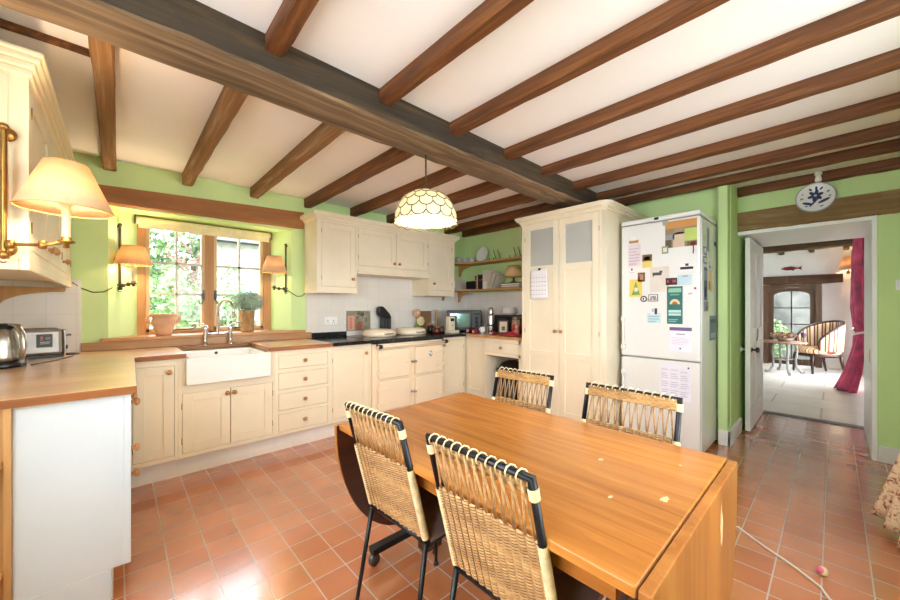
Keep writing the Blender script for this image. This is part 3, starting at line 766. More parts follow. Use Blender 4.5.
tri = MB().prism([(y*KF, zf(z)) for y, z in ((1.25, 1.335), (1.326, 1.335), (1.288, 1.465))], lambda p, q, t: (t, p, q), FX-.0026, FX-.002)
obj('printed_tree', tri, quick('7aa258'), tr)
obj('printed_centre', MB().lathe([(0, 0), (.02, 0), (.02, .0006), (0, .0006)], (FX-.0026, 1.288*KF, zf(1.385)), (-1, 0, 0), 14), quick('dfe3c4'), tr)
card('greeting_card', 'large beige card with a dark dog outline on the fridge', 'card', 1.007, 1.164, 1.358, 1.587, 'd9d0c4', [(.14, .66, .62, .78, '4b4a48'), (.5, .76, .66, .84, '4b4a48'), (.16, .6, .2, .68, '4b4a48')])
card('magnet', 'black and white sign magnet on the right of fridge', 'magnet', .823, .92, 1.529, 1.592, 'e7e6e4', [(0, .3, 1, .65, '2d2d33'), (.4, .75, .65, 1.1, '3a3a3e')], t=.004)
card('magnet', 'dark red and black oblong magnet above the teal poster', 'magnet', .944, 1.033, 1.417, 1.479, '3a2428', [(.1, .35, .9, .75, 'a94d4a'), (.3, .4, .6, .65, 'd8c3b0')], t=.004)
card('paper_note', 'pale blue card right of the dark red magnet', 'paper', .835, .942, 1.412, 1.503, 'bfd4e0', [(.35, .8, .75, .9, '8a9bab')])
tl = card('poster', 'teal leaflet with a pale arch emblem on the fridge', 'poster', .902, 1.023, 1.07, 1.403, '2e6f6a', [(.08, .84, .92, .95, '8fc0a8'), (.2, .76, .8, .80, '6aa592'), (.1, .30, .9, .37, 'b5d6cf'), (.1, .22, .9, .28, 'b5d6cf'), (.1, .1, .7, .13, '7fb5ab'), (.1, .05, .6, .08, '7fb5ab')])
arch = MB().prism([(.962*KF+.038*math.cos(a), zf(1.245)+.042*math.sin(a)) for a in [PI*i/12 for i in range(13)]], lambda p, q, t: (t, p, q), FX-.0026, FX-.002)
obj('printed_arch', arch, quick('dcc59a'), tl)
obj('printed_mound', MB().prism([(.962*KF+.02*math.cos(a), zf(1.245)+.023*math.sin(a)) for a in [PI*i/12 for i in range(13)]], lambda p, q, t: (t, p, q), FX-.0031, FX-.0026), quick('a2643c'), tl)
card('paper_note', 'white card with a red corner stamp right of teal leaflet', 'paper', .793, .891, 1.273, 1.398, 'ebe4e6', [(.75, .8, .92, .93, 'b5524c'), (.3, .45, .6, .55, 'd79a98')])
rb = MB().lathe([(0, 0), (.027, 0), (.027, .004), (0, .004)], (FX, 1.218*KF, zf(1.296)), (-1, 0, 0), 20)
rb = tag(obj('magnet', rb, quick('33313a')), 'round black and white badge magnet under the tree card', 'magnet', 'papers and magnets on the fridge')
obj('printed_ring', MB().lathe([(0, 0), (.018, 0), (.018, .001), (0, .001)], (FX-.004, 1.218*KF, zf(1.296)), (-1, 0, 0), 18), quick('d9d8da'), rb)
obj('printed_mark', MB().box(FX-.0056, FX-.005, 1.213*KF, 1.223*KF, zf(1.285), zf(1.308)), quick('33313a'), rb)
card('magnet', 'white sign magnet with black border beside round badge', 'magnet', 1.097, 1.176, 1.272, 1.336, '3f3e42', [(.06, .08, .94, .92, 'e6e4df'), (.2, .52, .8, .72, '4a494c'), (.15, .22, .4, .42, '4a494c'), (.5, .22, .85, .42, '4a494c')], t=.004)
card('paper_note', 'pale blue note left of the teal leaflet', 'paper', 1.074, 1.188, 1.074, 1.163, 'bcd8dc', lines(3, c='93b4bb'))
card('photo_card', 'tiny white photo card topping the pale blue note', 'photo', 1.097, 1.153, 1.150, 1.211, 'dfe2e6', [(.5, .05, .9, .95, '3d3c46'), (.1, .4, .4, .9, '9fb3c4')], t=.0025)
card('letter', 'white letter with a purple header on the upper fridge door', 'letter', .833, 1.003, .827, 1.041, 'ebe6f0', [(0, .86, 1, 1, '6d5a86'), (.3, .7, .7, .74, '8d86a0')] + lines(5, .1, .9, .3, .62, 'cfc8d6') + [(.45, .1, .52, .16, '2d2d33')])
card('letter', 'large printed sheet on the lower freezer door', 'letter', .84, 1.083, .392, .706, 'e6e3ef', lines(14, .06, .3, .08, .9, 'bcb9cb') + lines(14, .36, .62, .08, .9, 'bcb9cb') + lines(14, .68, .94, .08, .86, 'bcb9cb') + [(.9, .92, .95, .97, '2d2d33')])
S = dict(side=True, group='papers on the fridge side')
card('paper_note', 'green scrap highest on the side of the fridge', 'paper', 3.717, 3.80, 1.80, 1.86, 'a9c08a', **S)
card('paper_note', 'long dark strip near the top of the fridge side', 'paper', 3.85, 3.93, 1.72, 1.93, '8b9096', **S)
card('magnet', 'round grey ring magnet on the fridge side', 'magnet', 3.72, 3.83, 1.68, 1.75, '77828c', [(.2, .2, .8, .8, 'cfd6da')], t=.004, **S)
card('magnet', 'lower grey ring magnet on the fridge side', 'magnet', 3.72, 3.84, 1.60, 1.665, '6c7883', [(.2, .2, .8, .8, 'cfd6da')], t=.004, **S)
card('magnet', 'small black square magnet on the back edge of fridge side', 'magnet', 4.13, 4.19, 1.80, 1.84, '2a2a2e', t=.004, **S)
card('leaflet', 'dark blue folded leaflet in the middle of fridge side', 'leaflet', 3.74, 3.86, 1.28, 1.57, '5d6c7e', [(.1, .6, .9, .9, '99a6b3'), (.2, .1, .8, .4, '35404c')], **S)
card('leaflet', 'cream card beside the dark blue leaflet on fridge side', 'leaflet', 3.89, 4.05, 1.36, 1.545, 'dfc9a0', [(.1, .1, .5, .5, 'b88f5c')], **S)
card('paper_note', 'white note above the cream card on fridge side', 'paper', 3.90, 4.01, 1.555, 1.64, 'cfd4d6', [(.2, .2, .8, .5, '8a949a')], **S)
card('leaflet', 'grey and red scrap under the dark blue leaflet', 'leaflet', 3.74, 3.90, 1.18, 1.27, '8d939a', [(.4, .1, .9, .5, 'a06a5c')], **S)
card('leaflet', 'blue grey leaflet lowest on the fridge side', 'leaflet', 3.95, 4.20, .91, 1.14, '77889a', [(.1, .1, .9, .3, 'a5b3c0'), (.1, .7, .9, .85, '5a6a7c')], **S)

# ------------------------------------------------------------------ corner shelves and what stands on them
sh_poly = [(3.295, 3.784), (3.295, 3.60), (3.42, 3.585), (3.53, 3.53), (3.59, 3.44), (3.615, 3.32), (3.625, 2.25), (3.834, 2.25), (3.834, 3.784)]
for z, nm in ((1.845, 'upper'), (1.465, 'lower')):
    s = tag(obj('wall_shelf_board', MB().prism(sh_poly, P_xy, z-.024, z), M['pine_y'], bev=.003), nm + ' curved pine corner shelf beside the larder cupboard', 'shelf')
bk = [('pine bracket under the upper shelf in the corner', 3.70, 1.82), ('pine bracket under the lower shelf in the corner', 3.68, 1.44)]
for lb, y, z in bk:
    tag(obj('shelf_bracket', MB().prism(bracket_poly(.19, .15), lambda p, q, t: (t, 3.784-p, z-.0005+q), y, y+.022), M['pine']), lb, 'bracket')
tag(obj('shelf_bracket', MB().prism(bracket_poly(.15, .13), lambda p, q, t: (t, 3.784-p, 1.4395+q), 3.36, 3.382), M['pine']), 'pine bracket under lower shelf nearest the wall cabinet', 'bracket')

def cup(name, label, x, y, z, r, h, c, cat, grp=None, handle=True):
    t = thing(name, label, cat, (x, y, z), grp)
    obj('body', MB().lathe([(0, z+.001), (r*.8, z+.001), (r, z+h*.3), (r, z+h), (r-.004, z+h), (r-.005, z+.01), (0, z+.008)], (x, y, 0), seg=18), c, t)
    if handle:
        obj('handle', MB().tube([(x-r*.95, y-.0, z+h*.8), (x-r-.022, y, z+h*.75), (x-r-.024, y, z+h*.4), (x-r*.95, y, z+h*.25)], .005, 6), c, t)
    return t
gc = quick('c9cbc4', .25)
cup('mug', 'pale grey mug farthest left on the upper shelf', 3.60, 3.70, 1.846, .042, .085, gc, 'mug', 'grey mugs on the upper shelf')
cup('mug', 'pale grey mug in the middle of the three shelf mugs', 3.67, 3.63, 1.846, .042, .08, gc, 'mug', 'grey mugs on the upper shelf')
cup('mug', 'pale grey mug next to the standing white plate', 3.70, 3.53, 1.846, .042, .085, gc, 'mug', 'grey mugs on the upper shelf')
pl = MB().lathe([(0, 0), (.06, 0), (.075, .008), (.105, .016), (.108, .02), (.1, .02), (.072, .013), (0, .006)], (0, 0, 0), (0, 0, 1), 28)
pl.move(Matrix.Translation((3.755, 3.36, 1.954)) @ Matrix.Rotation(-PI/2+.2, 4, 'Y'))
tag(obj('plate', pl, M['ceramic']), 'white plate propped upright on the upper shelf', 'plate')
for y, lb in ((3.12, 'black wire plate stand next to the white plate'), (2.78, 'black wire plate stand close to the larder on the shelf')):
    mb = MB()
    for dy in (-.035, .035):
        mb.tube([(3.66, y+dy, 1.852), (3.78, y+dy, 1.852), (3.80, y+dy, 1.86), (3.74, y+dy+.0, 1.99)], .004, 6)
        mb.tube([(3.66, y+dy, 1.852), (3.655, y+dy, 1.88)], .004, 6)
    mb.tube([(3.78, y-.035, 1.852), (3.78, y+.035, 1.852)], .004, 6)
    tag(obj('plate_stand', mb, M['black_metal']), lb, 'plate stand', 'wire plate stands')
Z2 = 1.466
for i in range(4):
    mb = MB().box(3.42+.004*i, 3.60, 3.62, 3.74-.006*i, Z2+.008*i, Z2+.008*i+.0075)
    tag(obj('magazine', mb, quick(['cfd8de', 'e6e6e6', 'b8c6d0', 'dcdde0'][i])), 'pale magazine in the flat pile at the shelf corner', 'magazine', 'flat pile of pale magazines')
tag(obj('storage_box', MB().box(3.66, 3.80, 3.43, 3.60, Z2, Z2+.12), M['black'], bev=.004), 'small black box on the lower shelf left of books', 'box')
bx = 3.42
for i, (w_, h_, c) in enumerate(((.028, .19, '6d2226'), (.02, .185, 'd9c7a0'), (.03, .2, '26262c'), (.032, .195, '2f2a2a'), (.03, .2, '3a2b26'))):
    t = thing('book', ['dark red book first of the shelf row', 'cream spined slim book in the shelf row', 'black book just right of the cream spine', 'charcoal book in the middle of dark books', 'dark brown book last before the magazine file'][i], 'book', (3.74, bx-w_/2, Z2), 'upright books on the lower shelf')
    y0_, y1_ = bx-w_+.001, bx-.001
    obj('cover', MB().box(3.66, 3.80, y0_, y0_+.003, Z2, Z2+h_).box(3.66, 3.80, y1_-.003, y1_, Z2, Z2+h_).box(3.657, 3.662, y0_, y1_, Z2, Z2+h_), quick(c, .5), t)
    obj('pages', MB().box(3.664, 3.796, y0_+.003, y1_-.003, Z2+.004, Z2+h_-.005), M['paper'], t)
    obj('spine_band', MB().box(3.655, 3.657, y0_, y1_, Z2+h_*.6, Z2+h_*.68), quick('b03a3a' if i in (2, 3) else 'c9a86a', .5), t)
    bx -= w_+.002
mf = MB().box(3.62, 3.80, 3.24, 3.243, Z2, Z2+.25).box(3.62, 3.80, 3.18, 3.183, Z2, Z2+.25).box(3.62, 3.623, 3.183, 3.24, Z2, Z2+.10).box(3.797, 3.80, 3.183, 3.24, Z2, Z2+.27).box(3.62, 3.80, 3.183, 3.24, Z2, Z2+.003)
tag(obj('magazine_file', mf, quick('e9e3d4')), 'tall white magazine file standing on the lower shelf', 'file')
for i in range(5):
    mb = MB().box(-.09, .09, -.003, .003, 0, .24-.012*i)
    mb.move(Matrix.Translation((3.72, 3.165-.022*i, Z2)) @ Matrix.Rotation(.12+.085*i, 4, 'X'))
    tag(obj('booklet', mb, quick(['e8e0cf', 'd8ccb6', 'efe9dd', 'c9bda8', 'e2dbcb'][i])), 'pale leaning booklet against the white magazine file', 'booklet', 'leaning booklets on the lower shelf')
for i in range(5):
    mb = MB().box(3.64+.003*(i % 2), 3.80, 2.66, 2.96-.02*(i % 3), Z2+.013*i, Z2+.013*i+.0125)
    tag(obj('magazine', mb, quick(['8f8a84', 'd9d4cc', 'b9a894', 'e4dfd6', '6e6560'][i])), 'magazine in the flat stack under the small lamp', 'magazine', 'flat stack of magazines under the lamp')
sl = thing('table_lamp', 'small lamp with cream shade on the magazine stack', 'lamp', (3.72, 2.80, Z2+.066))
zl = Z2+.066
obj('base', MB().lathe([(0, zl), (.05, zl), (.05, zl+.01), (.014, zl+.02), (.012, zl+.07), (0, zl+.07)], (3.72, 2.80, 0), seg=16), M['bronze'], sl)
obj('candle_tube', MB().lathe([(0, zl+.07), (.012, zl+.07), (.012, zl+.11), (0, zl+.11)], (3.72, 2.80, 0), seg=12), M['candle'], sl)
obj('lamp_shade', MB().lathe([(.115, zl+.075), (.075, zl+.22)], (3.72, 2.80, 0), seg=28), plain('cream lamp shade', 'e9c48a', .8), sl, solid=.003)

# ------------------------------------------------------------------ on the granite and short worktop
tag(obj('tile_picture', MB().box(1.905, 2.208, 3.772, 3.785, .945, 1.176), quick('8d8a78', .25)), 'floral picture tile panel on the wall left of black ornament', 'picture')
tp_ = bpy.data.objects['tile_picture']
def flower(par, cx, cz, r, c, y=3.7715, n=6, cc='e9d8a0'):
    for k in range(n):
        a = 2*PI*k/n
        obj('painted_petal', MB().lathe([(0, 0), (r*.55, 0), (r*.55, .001), (0, .001)], (cx+r*.5*math.cos(a), y, cz+r*.5*math.sin(a)), (0, -1, 0), 10), quick(c), par)
    obj('painted_centre', MB().lathe([(0, 0), (r*.3, 0), (r*.3, .0016), (0, .0016)], (cx, y, cz), (0, -1, 0), 8), quick(cc), par)
obj('painted_book', MB().box(1.915, 2.0, 3.7705, 3.7715, .955, 1.12), quick('e0a088'), tp_)
for i in range(4): obj('painted_scroll', MB().lathe([(.008, 0), (.014, 0), (.014, .001), (.008, .001), (.008, 0)], (1.955, 3.7705, .985+.033*i), (0, -1, 0), 10), quick('c4584a'), tp_)
obj('painted_vase', MB().prism([(2.03, .955), (2.09, .955), (2.105, 1.0), (2.085, 1.05), (2.04, 1.05), (2.02, 1.0)], lambda p, q, t: (p, t, q), 3.7705, 3.7715), quick('9a5a3c'), tp_)
for (x, z, r, c) in ((2.03, 1.10, .03, 'e6dcd0'), (2.10, 1.135, .025, '6d6a4a'), (2.14, 1.08, .028, 'd9c9b0'), (2.15, 1.02, .024, 'e0d4c0'), (2.05, 1.155, .02, '5c6a40'), (2.17, 1.15, .022, 'e8e0d8'), (2.13, .975, .022, 'c9a088')): flower(tp_, x, z, r, c)
# black ornament
orn = thing('ornament', 'black upright hooded ornament standing behind the cooker lids', 'ornament', (2.37, 3.70, .894))
obj('base', MB().box(2.30, 2.45, 3.66, 3.75, .895, .92), M['black'], orn, bev=.006)
ob = MB()
ob.prism([(2.315, .92), (2.44, .92), (2.44, 1.10), (2.42, 1.14), (2.36, 1.20), (2.33, 1.225), (2.295, 1.23), (2.27, 1.205), (2.262, 1.165), (2.275, 1.12), (2.315, 1.09)], lambda p, q, t: (p, t, q), 3.67, 3.745)
obj('hooded_body', ob, M['black'], orn, bev=.012)
for x in (2.345, 2.395): obj('inset_panel', MB().box(x, x+.035, 3.664, 3.671, .94, 1.08), M['dark_grey'], orn, bev=.003)
# second picture card with flowers
pc = tag(obj('picture_board', MB().box(2.93, 3.13, 3.74, 3.752, .893, 1.165).move(Matrix.Identity(4)), quick('8a6a4c', .5)), 'brown picture board with flowers leaning behind right lid', 'picture')
obj('painted_fold', MB().prism([(2.99, .90), (3.125, .90), (3.125, 1.03)], lambda p, q, t: (p, t, q), 3.7385, 3.7395), quick('b59a80'), pc)
fl = thing('flower_ornament', 'pale rose and peach flower ornament before the brown board', 'ornament', (2.9, 3.71, .893))
obj('stem', MB().tube([(2.9, 3.71, .894), (2.90, 3.71, .97), (2.87, 3.71, 1.12)], .008, 6), quick('5c7a44'), fl)
for (x, z, r, c) in ((2.86, 1.14, .055, 'dba58a'), (2.915, 1.035, .062, 'ecdca0')):
    for k in range(7):
        a = k*2*PI/7
        obj('petal', MB().ball((x+r*.55*math.cos(a), 3.70, z+r*.55*math.sin(a)), r*.5, 1, .5, 1, 10, 6), quick(c), fl)
    obj('flower_centre', MB().ball((x, 3.685, z), r*.45, 1, .6, 1, 10, 6), quick('e9c9a0'), fl)
obj('leaf', MB().ball((2.86, 3.71, .99), .04, .5, .3, 1, 10, 6), quick('6f8a58'), fl)
tag(obj('rolling_pin', MB().lathe([(0, 0), (.014, 0), (.018, .02), (.018, .26), (.013, .29), (0, .295)], (3.19, 3.70, .891), seg=12), M['pine']), 'pale wooden rod standing upright on the corner granite', 'rolling pin')
for (x, y, r, h, lb, c) in ((2.90, 3.36, .055, .085, 'dark red lidded jar nearest the range cooker', '5a2320'), (3.02, 3.42, .05, .09, 'dark brown jar between red jar and cream scale', '4a2a20'), (2.97, 3.56, .05, .10, 'black pepper jar behind the dark red jar', '2a2020')):
    t = thing('jar', lb, 'jar', (x, y, .89), 'dark jars on the granite')
    obj('body', MB().lathe([(0, .891), (r*.85, .891), (r, .91), (r, .89+h*.7), (r*.8, .89+h*.8), (0, .89+h*.8)], (x, y, 0), seg=18), quick(c, .25), t)
    obj('lid', MB().lathe([(0, .891+h*.8), (r*.82, .891+h*.8), (r*.82, .89+h*.95), (r*.3, .89+h), (0, .89+h)], (x, y, 0), seg=18), quick('7a4a38', .3), t)
sc_ = thing('kitchen_scale', 'cream kitchen device with black display in front of microwave', 'appliance', (3.10, 3.32, .89))
obj('foot', MB().box(3.03, 3.19, 3.25, 3.36, .891, .925), M['cream'], sc_, bev=.008)
obj('body', MB().box(3.05, 3.15, 3.29, 3.36, .925, 1.10), M['cream'], sc_, bev=.01)
obj('display', MB().box(3.07, 3.13, 3.286, 3.291, 1.04, 1.075), M['black'], sc_)
obj('dial', MB().lathe([(0, 0), (.016, 0), (.014, .01), (0, .01)], (3.10, 3.29, .985), (0, -1, 0), 14), quick('d9cdb4'), sc_)
# microwave, standing across the corner
mwv = thing('microwave', 'black microwave with mirrored door standing across the corner', 'microwave', (3.50, 3.47, .891), rz=math.radians(-47), local=True)
obj('body', MB().box(-.23, .23, -.13, .16, .01, .285).box(-.2, -.17, -.1, .1, 0, .01).box(.17, .2, -.1, .1, 0, .01), M['black'], mwv, bev=.006)
d = obj('door', MB().box(-.225, .10, -.148, -.131, .02, .275), M['black'], mwv, bev=.004)
obj('window', MB().box(-.19, .07, -.151, -.148, .06, .24), plain('mirrored teal glass', '7fa59c', .1, .7), d)
cp = obj('control_panel', MB().box(.105, .225, -.148, -.131, .02, .275), M['dark_grey'], mwv, bev=.003)
obj('display', MB().box(.12, .21, -.150, -.148, .225, .255), quick('14302a', .2), cp)
for i in range(3): obj('button', MB().lathe([(0, 0), (.018, 0), (.016, .008), (0, .008)], (.165, -.148, .18-.05*i), (0, -1, 0), 14), M['black'], cp)
th = thing('thermos_flask', 'tall steel thermos flask with black band on short worktop', 'flask', (3.37, 2.885, .89))
obj('body', MB().lathe([(0, .891), (.042, .891), (.044, .9), (.044, 1.11), (.036, 1.14), (0, 1.14)], (3.37, 2.885, 0), seg=20), M['steel'], th)
obj('cup_lid', MB().lathe([(.036, 1.14), (.036, 1.19), (.03, 1.205), (.012, 1.215), (0, 1.215)], (3.37, 2.885, 0), seg=20), M['steel'], th)
obj('band', MB().lathe([(.0445, .99), (.046, .99), (.046, 1.005), (.0445, 1.005)], (3.37, 2.885, 0), seg=20), M['black'], th)
obj('handle', MB().box(3.39, 3.42, 2.83, 2.846, .96, 1.10), M['black'], th, bev=.004)
pf = thing('picture_stand', 'small wooden framed picture standing on the short worktop', 'photo frame', (3.43, 2.72, .89))
mb = MB()
for q in ((-.06, -.045, 0, .165), (.045, .06, 0, .165), (-.045, .045, 0, .018), (-.045, .045, .147, .165)): mb.box(-.008, .008, q[0], q[1], q[2], q[3])
T = Matrix.Translation((3.43, 2.74, .895)) @ Matrix.Rotation(.5, 4, 'Z') @ Matrix.Rotation(.17, 4, 'Y')
obj('frame', mb.move(T), M['dark_wood'], pf, bev=.002)
obj('picture', MB().box(.0, .004, -.045, .045, .018, .147).move(T), quick('e3d6bd'), pf)
obj('printed_figure', MB().box(-.001, 0, -.02, .02, .04, .09).move(T), quick('7a6a58'), pf)
rd = thing('radio', 'black radio box at the back of the short worktop', 'radio', (3.70, 2.84, .89))
obj('body', MB().box(3.63, 3.78, 2.62, 3.06, .891, 1.10), M['black'], rd, bev=.006)
obj('grille', MB().box(3.626, 3.63, 2.86, 3.04, .91, 1.08), M['dark_grey'], rd)
obj('dial', MB().lathe([(0, 0), (.03, 0), (.026, .008), (0, .008)], (3.63, 2.74, 1.0), (-1, 0, 0), 16), M['steel'], rd)
tag(obj('chopping_board', MB().box(3.60, 3.80, 2.68, 3.02, 1.1015, 1.118), M['dark_wood'], bev=.004), 'thin brown board lying on the black radio', 'board')
cup('pot', 'white enamel pot on the brown board above the radio', 3.70, 2.86, 1.1185, .085, .10, M['ceramic'], 'pot', handle=False)
jr = thing('storage_jar', 'glass storage jar with steel lid beside the larder', 'jar', (3.50, 2.60, .89))
obj('body', MB().lathe([(0, .891), (.05, .891), (.052, .9), (.052, 1.05), (.042, 1.075), (0, 1.075)], (3.50, 2.60, 0), seg=18), quick('a8876c', .2), jr)
obj('lid', MB().lathe([(.046, 1.0755), (.05, 1.08), (.05, 1.1), (0, 1.105)], (3.50, 2.60, 0), seg=18), M['steel'], jr)
obj('label', MB().lathe([(.0525, .94), (.0535, .94), (.0535, 1.01), (.0525, 1.01)], (3.50, 2.60, 0), seg=18), quick('c04a3c'), jr)
cup('mug', 'white mug left of the steel thermos flask', 3.36, 3.01, .8905, .036, .08, M['ceramic'], 'mug')
for (x, y, sx, sy, h, c, lb) in ((3.33, 3.20, .10, .07, .06, '6a1c22', 'dark red packet in front of the microwave'), (3.30, 3.08, .08, .06, .05, '8a2c34', 'red packet beside the white mug'), (3.28, 2.78, .07, .08, .04, '7a2430', 'maroon packet right of the thermos flask')):
    mb = MB().box(x-sx/2, x+sx/2, y-sy/2, y+sy/2, .891, .891+h)
    o = tag(obj('food_packet', mb, quick(c, .4), bev=.012), lb, 'packet', 'red food packets')
    obj('printed_label', MB().box(x-sx/2-.0006, x-sx/2, y-sy*.3, y+sy*.3, .9, .891+h*.7), quick('d8b8a8'), o)
cl = MB().grid(lambda u, v: (3.20+.13*u+.012*math.sin(v*9), 2.38+.30*v, .893+.035*math.exp(-((u-.5)**2+(v-.4)**2)*7)*(1+.5*math.sin(u*17+v*9))), 18, 22)
tag(obj('tea_towel', cl, M['red'], solid=.004), 'crumpled red cloth at the front of the short worktop', 'cloth')
tz = thing('toy_figure', 'small pale and pink doll leaning near the larder', 'toy', (3.38, 2.52, .89))
obj('body', MB().lathe([(0, .891), (.035, .891), (.03, .94), (.018, .97), (0, .975)], (3.38, 2.50, 0), seg=14), quick('c9828a'), tz)
obj('head', MB().ball((3.38, 2.50, .99), .02), quick('e5cdb0'), tz)

# socket, switch
so = thing('wall_socket', 'white double power socket on tiles left of picture panel', 'socket', (1.72, 3.785, 1.02))
obj('plate', MB().box(1.648, 1.794, 3.776, 3.785, 1.025, 1.112), M['gloss_white'], so, bev=.003)
for x in (1.668, 1.735):
    obj('socket_hole', MB().box(x+.012, x+.02, 3.7755, 3.777, 1.06, 1.075).box(x, x+.008, 3.7755, 3.777, 1.04, 1.046).box(x+.024, x+.032, 3.7755, 3.777, 1.04, 1.046), M['dark_grey'], so)
    obj('rocker', MB().box(x+.008, x+.024, 3.772, 3.777, 1.085, 1.103), M['gloss_white'], so)
sw = thing('light_switch', 'white light switch on the green wall right of doorway', 'switch', (4.41, -.345, 1.35))
obj('plate', MB().box(4.40, 4.41, -.39, -.325, 1.35, 1.43), M['gloss_white'], sw, bev=.003)
obj('rocker', MB().box(4.395, 4.4, -.366, -.349, 1.375, 1.405), M['ceramic'], sw)

# bin in the kneehole
bn = thing('waste_bin', 'black lidded bin standing inside the desk kneehole', 'bin', (3.50, 2.57, 0))
obj('body', MB().lathe([(0, .001), (.13, .001), (.14, .02), (.16, .42), (0, .42)], (3.42, 2.60, 0), seg=24), M['black'], bn)
obj('lid', MB().lathe([(.168, .42), (.175, .44), (.165, .50), (.12, .56), (.05, .585), (0, .59)], (3.42, 2.60, 0), seg=24), M['black'], bn)

# ------------------------------------------------------------------ window sill pots
tpz = .9825
pt = thing('terracotta_pot', 'two handled terracotta pot at left of the window sill', 'pot', (.285, 3.88, tpz))
obj('body', MB().lathe([(r_*.8, z_) for r_, z_ in [(0, tpz), (.066, tpz), (.07, tpz+.02), (.108, tpz+.11), (.10, tpz+.135), (.098, tpz+.15), (.112, tpz+.168), (.112, tpz+.178), (.10, tpz+.178), (.088, tpz+.15), (.09, tpz+.11), (.05, tpz+.02), (0, tpz+.015)]], (.285, 3.885, 0), seg=28), M['terracotta_pot'], pt)
for s in (-1, 1):
    obj('handle', MB().tube([(.285+s*.078, 3.885, tpz+.165), (.285+s*.106, 3.885, tpz+.16), (.285+s*.112, 3.885, tpz+.13), (.285+s*.085, 3.885, tpz+.10)], .011, 8), M['terracotta_pot'], pt)
bp = thing('potted_plant', 'grey green bushy plant in a tall woven pot on sill', 'plant', (.92, 3.88, tpz))
obj('basket', MB().lathe([(0, tpz), (.052, tpz)] + [(.054+.003*(i % 2)+.0006*i, tpz+.012*i) for i in range(1, 18)] + [(.055, tpz+.205), (.045, tpz+.19), (0, tpz+.19)], (.92, 3.88, 0), seg=24), M['basket'], bp)
def blob(c, r, sx, sy, sz):
    def f():
        while True:
            p = [random.uniform(-1, 1) for _ in range(3)]
            if sum(k*k for k in p) < 1: return (c[0]+p[0]*r*sx, c[1]+p[1]*r*sy, c[2]+p[2]*r*sz)
    return f
obj('foliage', MB().leaves(blob((.92, 3.87, tpz+.29), .14, 1, .75, .72), 1500, .026), M['leaf'], bp)
stm = MB()
for i in range(9): stm.tube([(.92, 3.88, tpz+.18), (.92+random.uniform(-.07, .07), 3.87+random.uniform(-.05, .05), tpz+.32)], .003, 5)
obj('stem', stm, quick('7a8a68'), bp)

# ------------------------------------------------------------------ kettle and toaster
kt = thing('kettle', 'polished steel kettle with black base on the left worktop', 'kettle', (-.47, 3.10, .89))
K = (-.475, 3.10, 0)
obj('base', MB().lathe([(0, .891), (.095, .891), (.098, .90), (.094, .925), (0, .925)], K, seg=28), M['black'], kt)
obj('body', MB().lathe([(0, .925), (.092, .925), (.094, .95), (.088, 1.03), (.074, 1.095), (.066, 1.105), (0, 1.105)], K, seg=32), M['steel'], kt)
obj('lid', MB().lathe([(.068, 1.1055), (.066, 1.122), (.03, 1.13), (0, 1.131)], K, seg=24), M['black'], kt)
hv = Vector((.73, -.68, 0))
obj('handle', MB().tube([tuple(Vector(K)+hv*r+Vector((0, 0, z))) for r, z in ((.06, 1.118), (.10, 1.115), (.128, 1.07), (.135, 1.0), (.122, .94), (.09, .935))], [.013, .015, .014, .014, .013, .012], 10), M['steel'], kt)
obj('spout', MB().tube([tuple(Vector(K)-hv*r+Vector((0, 0, z))) for r, z in ((.07, 1.06), (.115, 1.095))], [.03, .018], 10), M['steel'], kt)
M['steel_soft'] = plain('satin steel', 'a39c96', .42, 1, var=.06, s=12)
ts = thing('toaster', 'brushed steel toaster with black sticker beside the kettle', 'toaster', (-.405, 3.53, .89), rz=math.radians(10), local=True)
obj('body', MB().box(-.15, .128, -.085, .085, .015, .19), M['steel_soft'], ts, bev=.022)
obj('foot', MB().box(-.14, .13, -.075, .075, 0, .016), M['black'], ts)
e_ = obj('end_cap', MB().box(.1285, .142, -.075, .075, .012, .185), M['chrome'], ts, bev=.01)
obj('lever', MB().box(.142, .172, -.02, .02, .135, .147), M['black'], e_, bev=.003)
obj('dial', MB().lathe([(0, 0), (.015, 0), (.013, .014), (0, .014)], (.142, .0, .06), (1, 0, 0), 14), M['black'], e_)
for y in (-.035, .035): obj('slot', MB().box(-.11, .09, y-.012, y+.012, .1885, .191), M['black'], ts)
stk = obj('sticker', MB().box(.01, .08, -.0865, -.0855, .07, .155), M['black'], ts)
obj('printed_figure', MB().box(.026, .04, -.0872, -.0866, .115, .142), quick('a97a6a'), stk)
obj('printed_figure', MB().box(.048, .07, -.0872, -.0866, .118, .136), quick('8a8a8e'), stk)
obj('printed_line', MB().box(.026, .07, -.0872, -.0866, .102, .107).box(.026, .066, -.0872, -.0866, .092, .096), quick('c9c9cc'), stk)
tag(obj('power_cord', MB().tube([(-.26, 3.56, .897), (-.225, 3.55, .895), (-.2, 3.6, .895), (-.24, 3.66, .895), (-.3, 3.66, .895)], .0035, 6), M['black']), 'black cord curling behind the steel toaster', 'cord')
tag(obj('power_cord', MB().tube([(-.36, 3.09, .894), (-.33, 3.14, .894), (-.28, 3.24, .894), (-.25, 3.34, .894), (-.22, 3.46, .894)], .0035, 6), M['dark_grey']), 'grey cord lying on worktop in front of the toaster', 'cord')

# ------------------------------------------------------------------ lamps
def light(name, kind, loc, power, col, size=.05):
    l = bpy.data.lights.new(name, kind); l.energy = power; l.color = col
    o = bpy.data.objects.new(name, l); COL.objects.link(o); o.location = loc
    if kind == 'POINT': l.shadow_soft_size = size
    return o

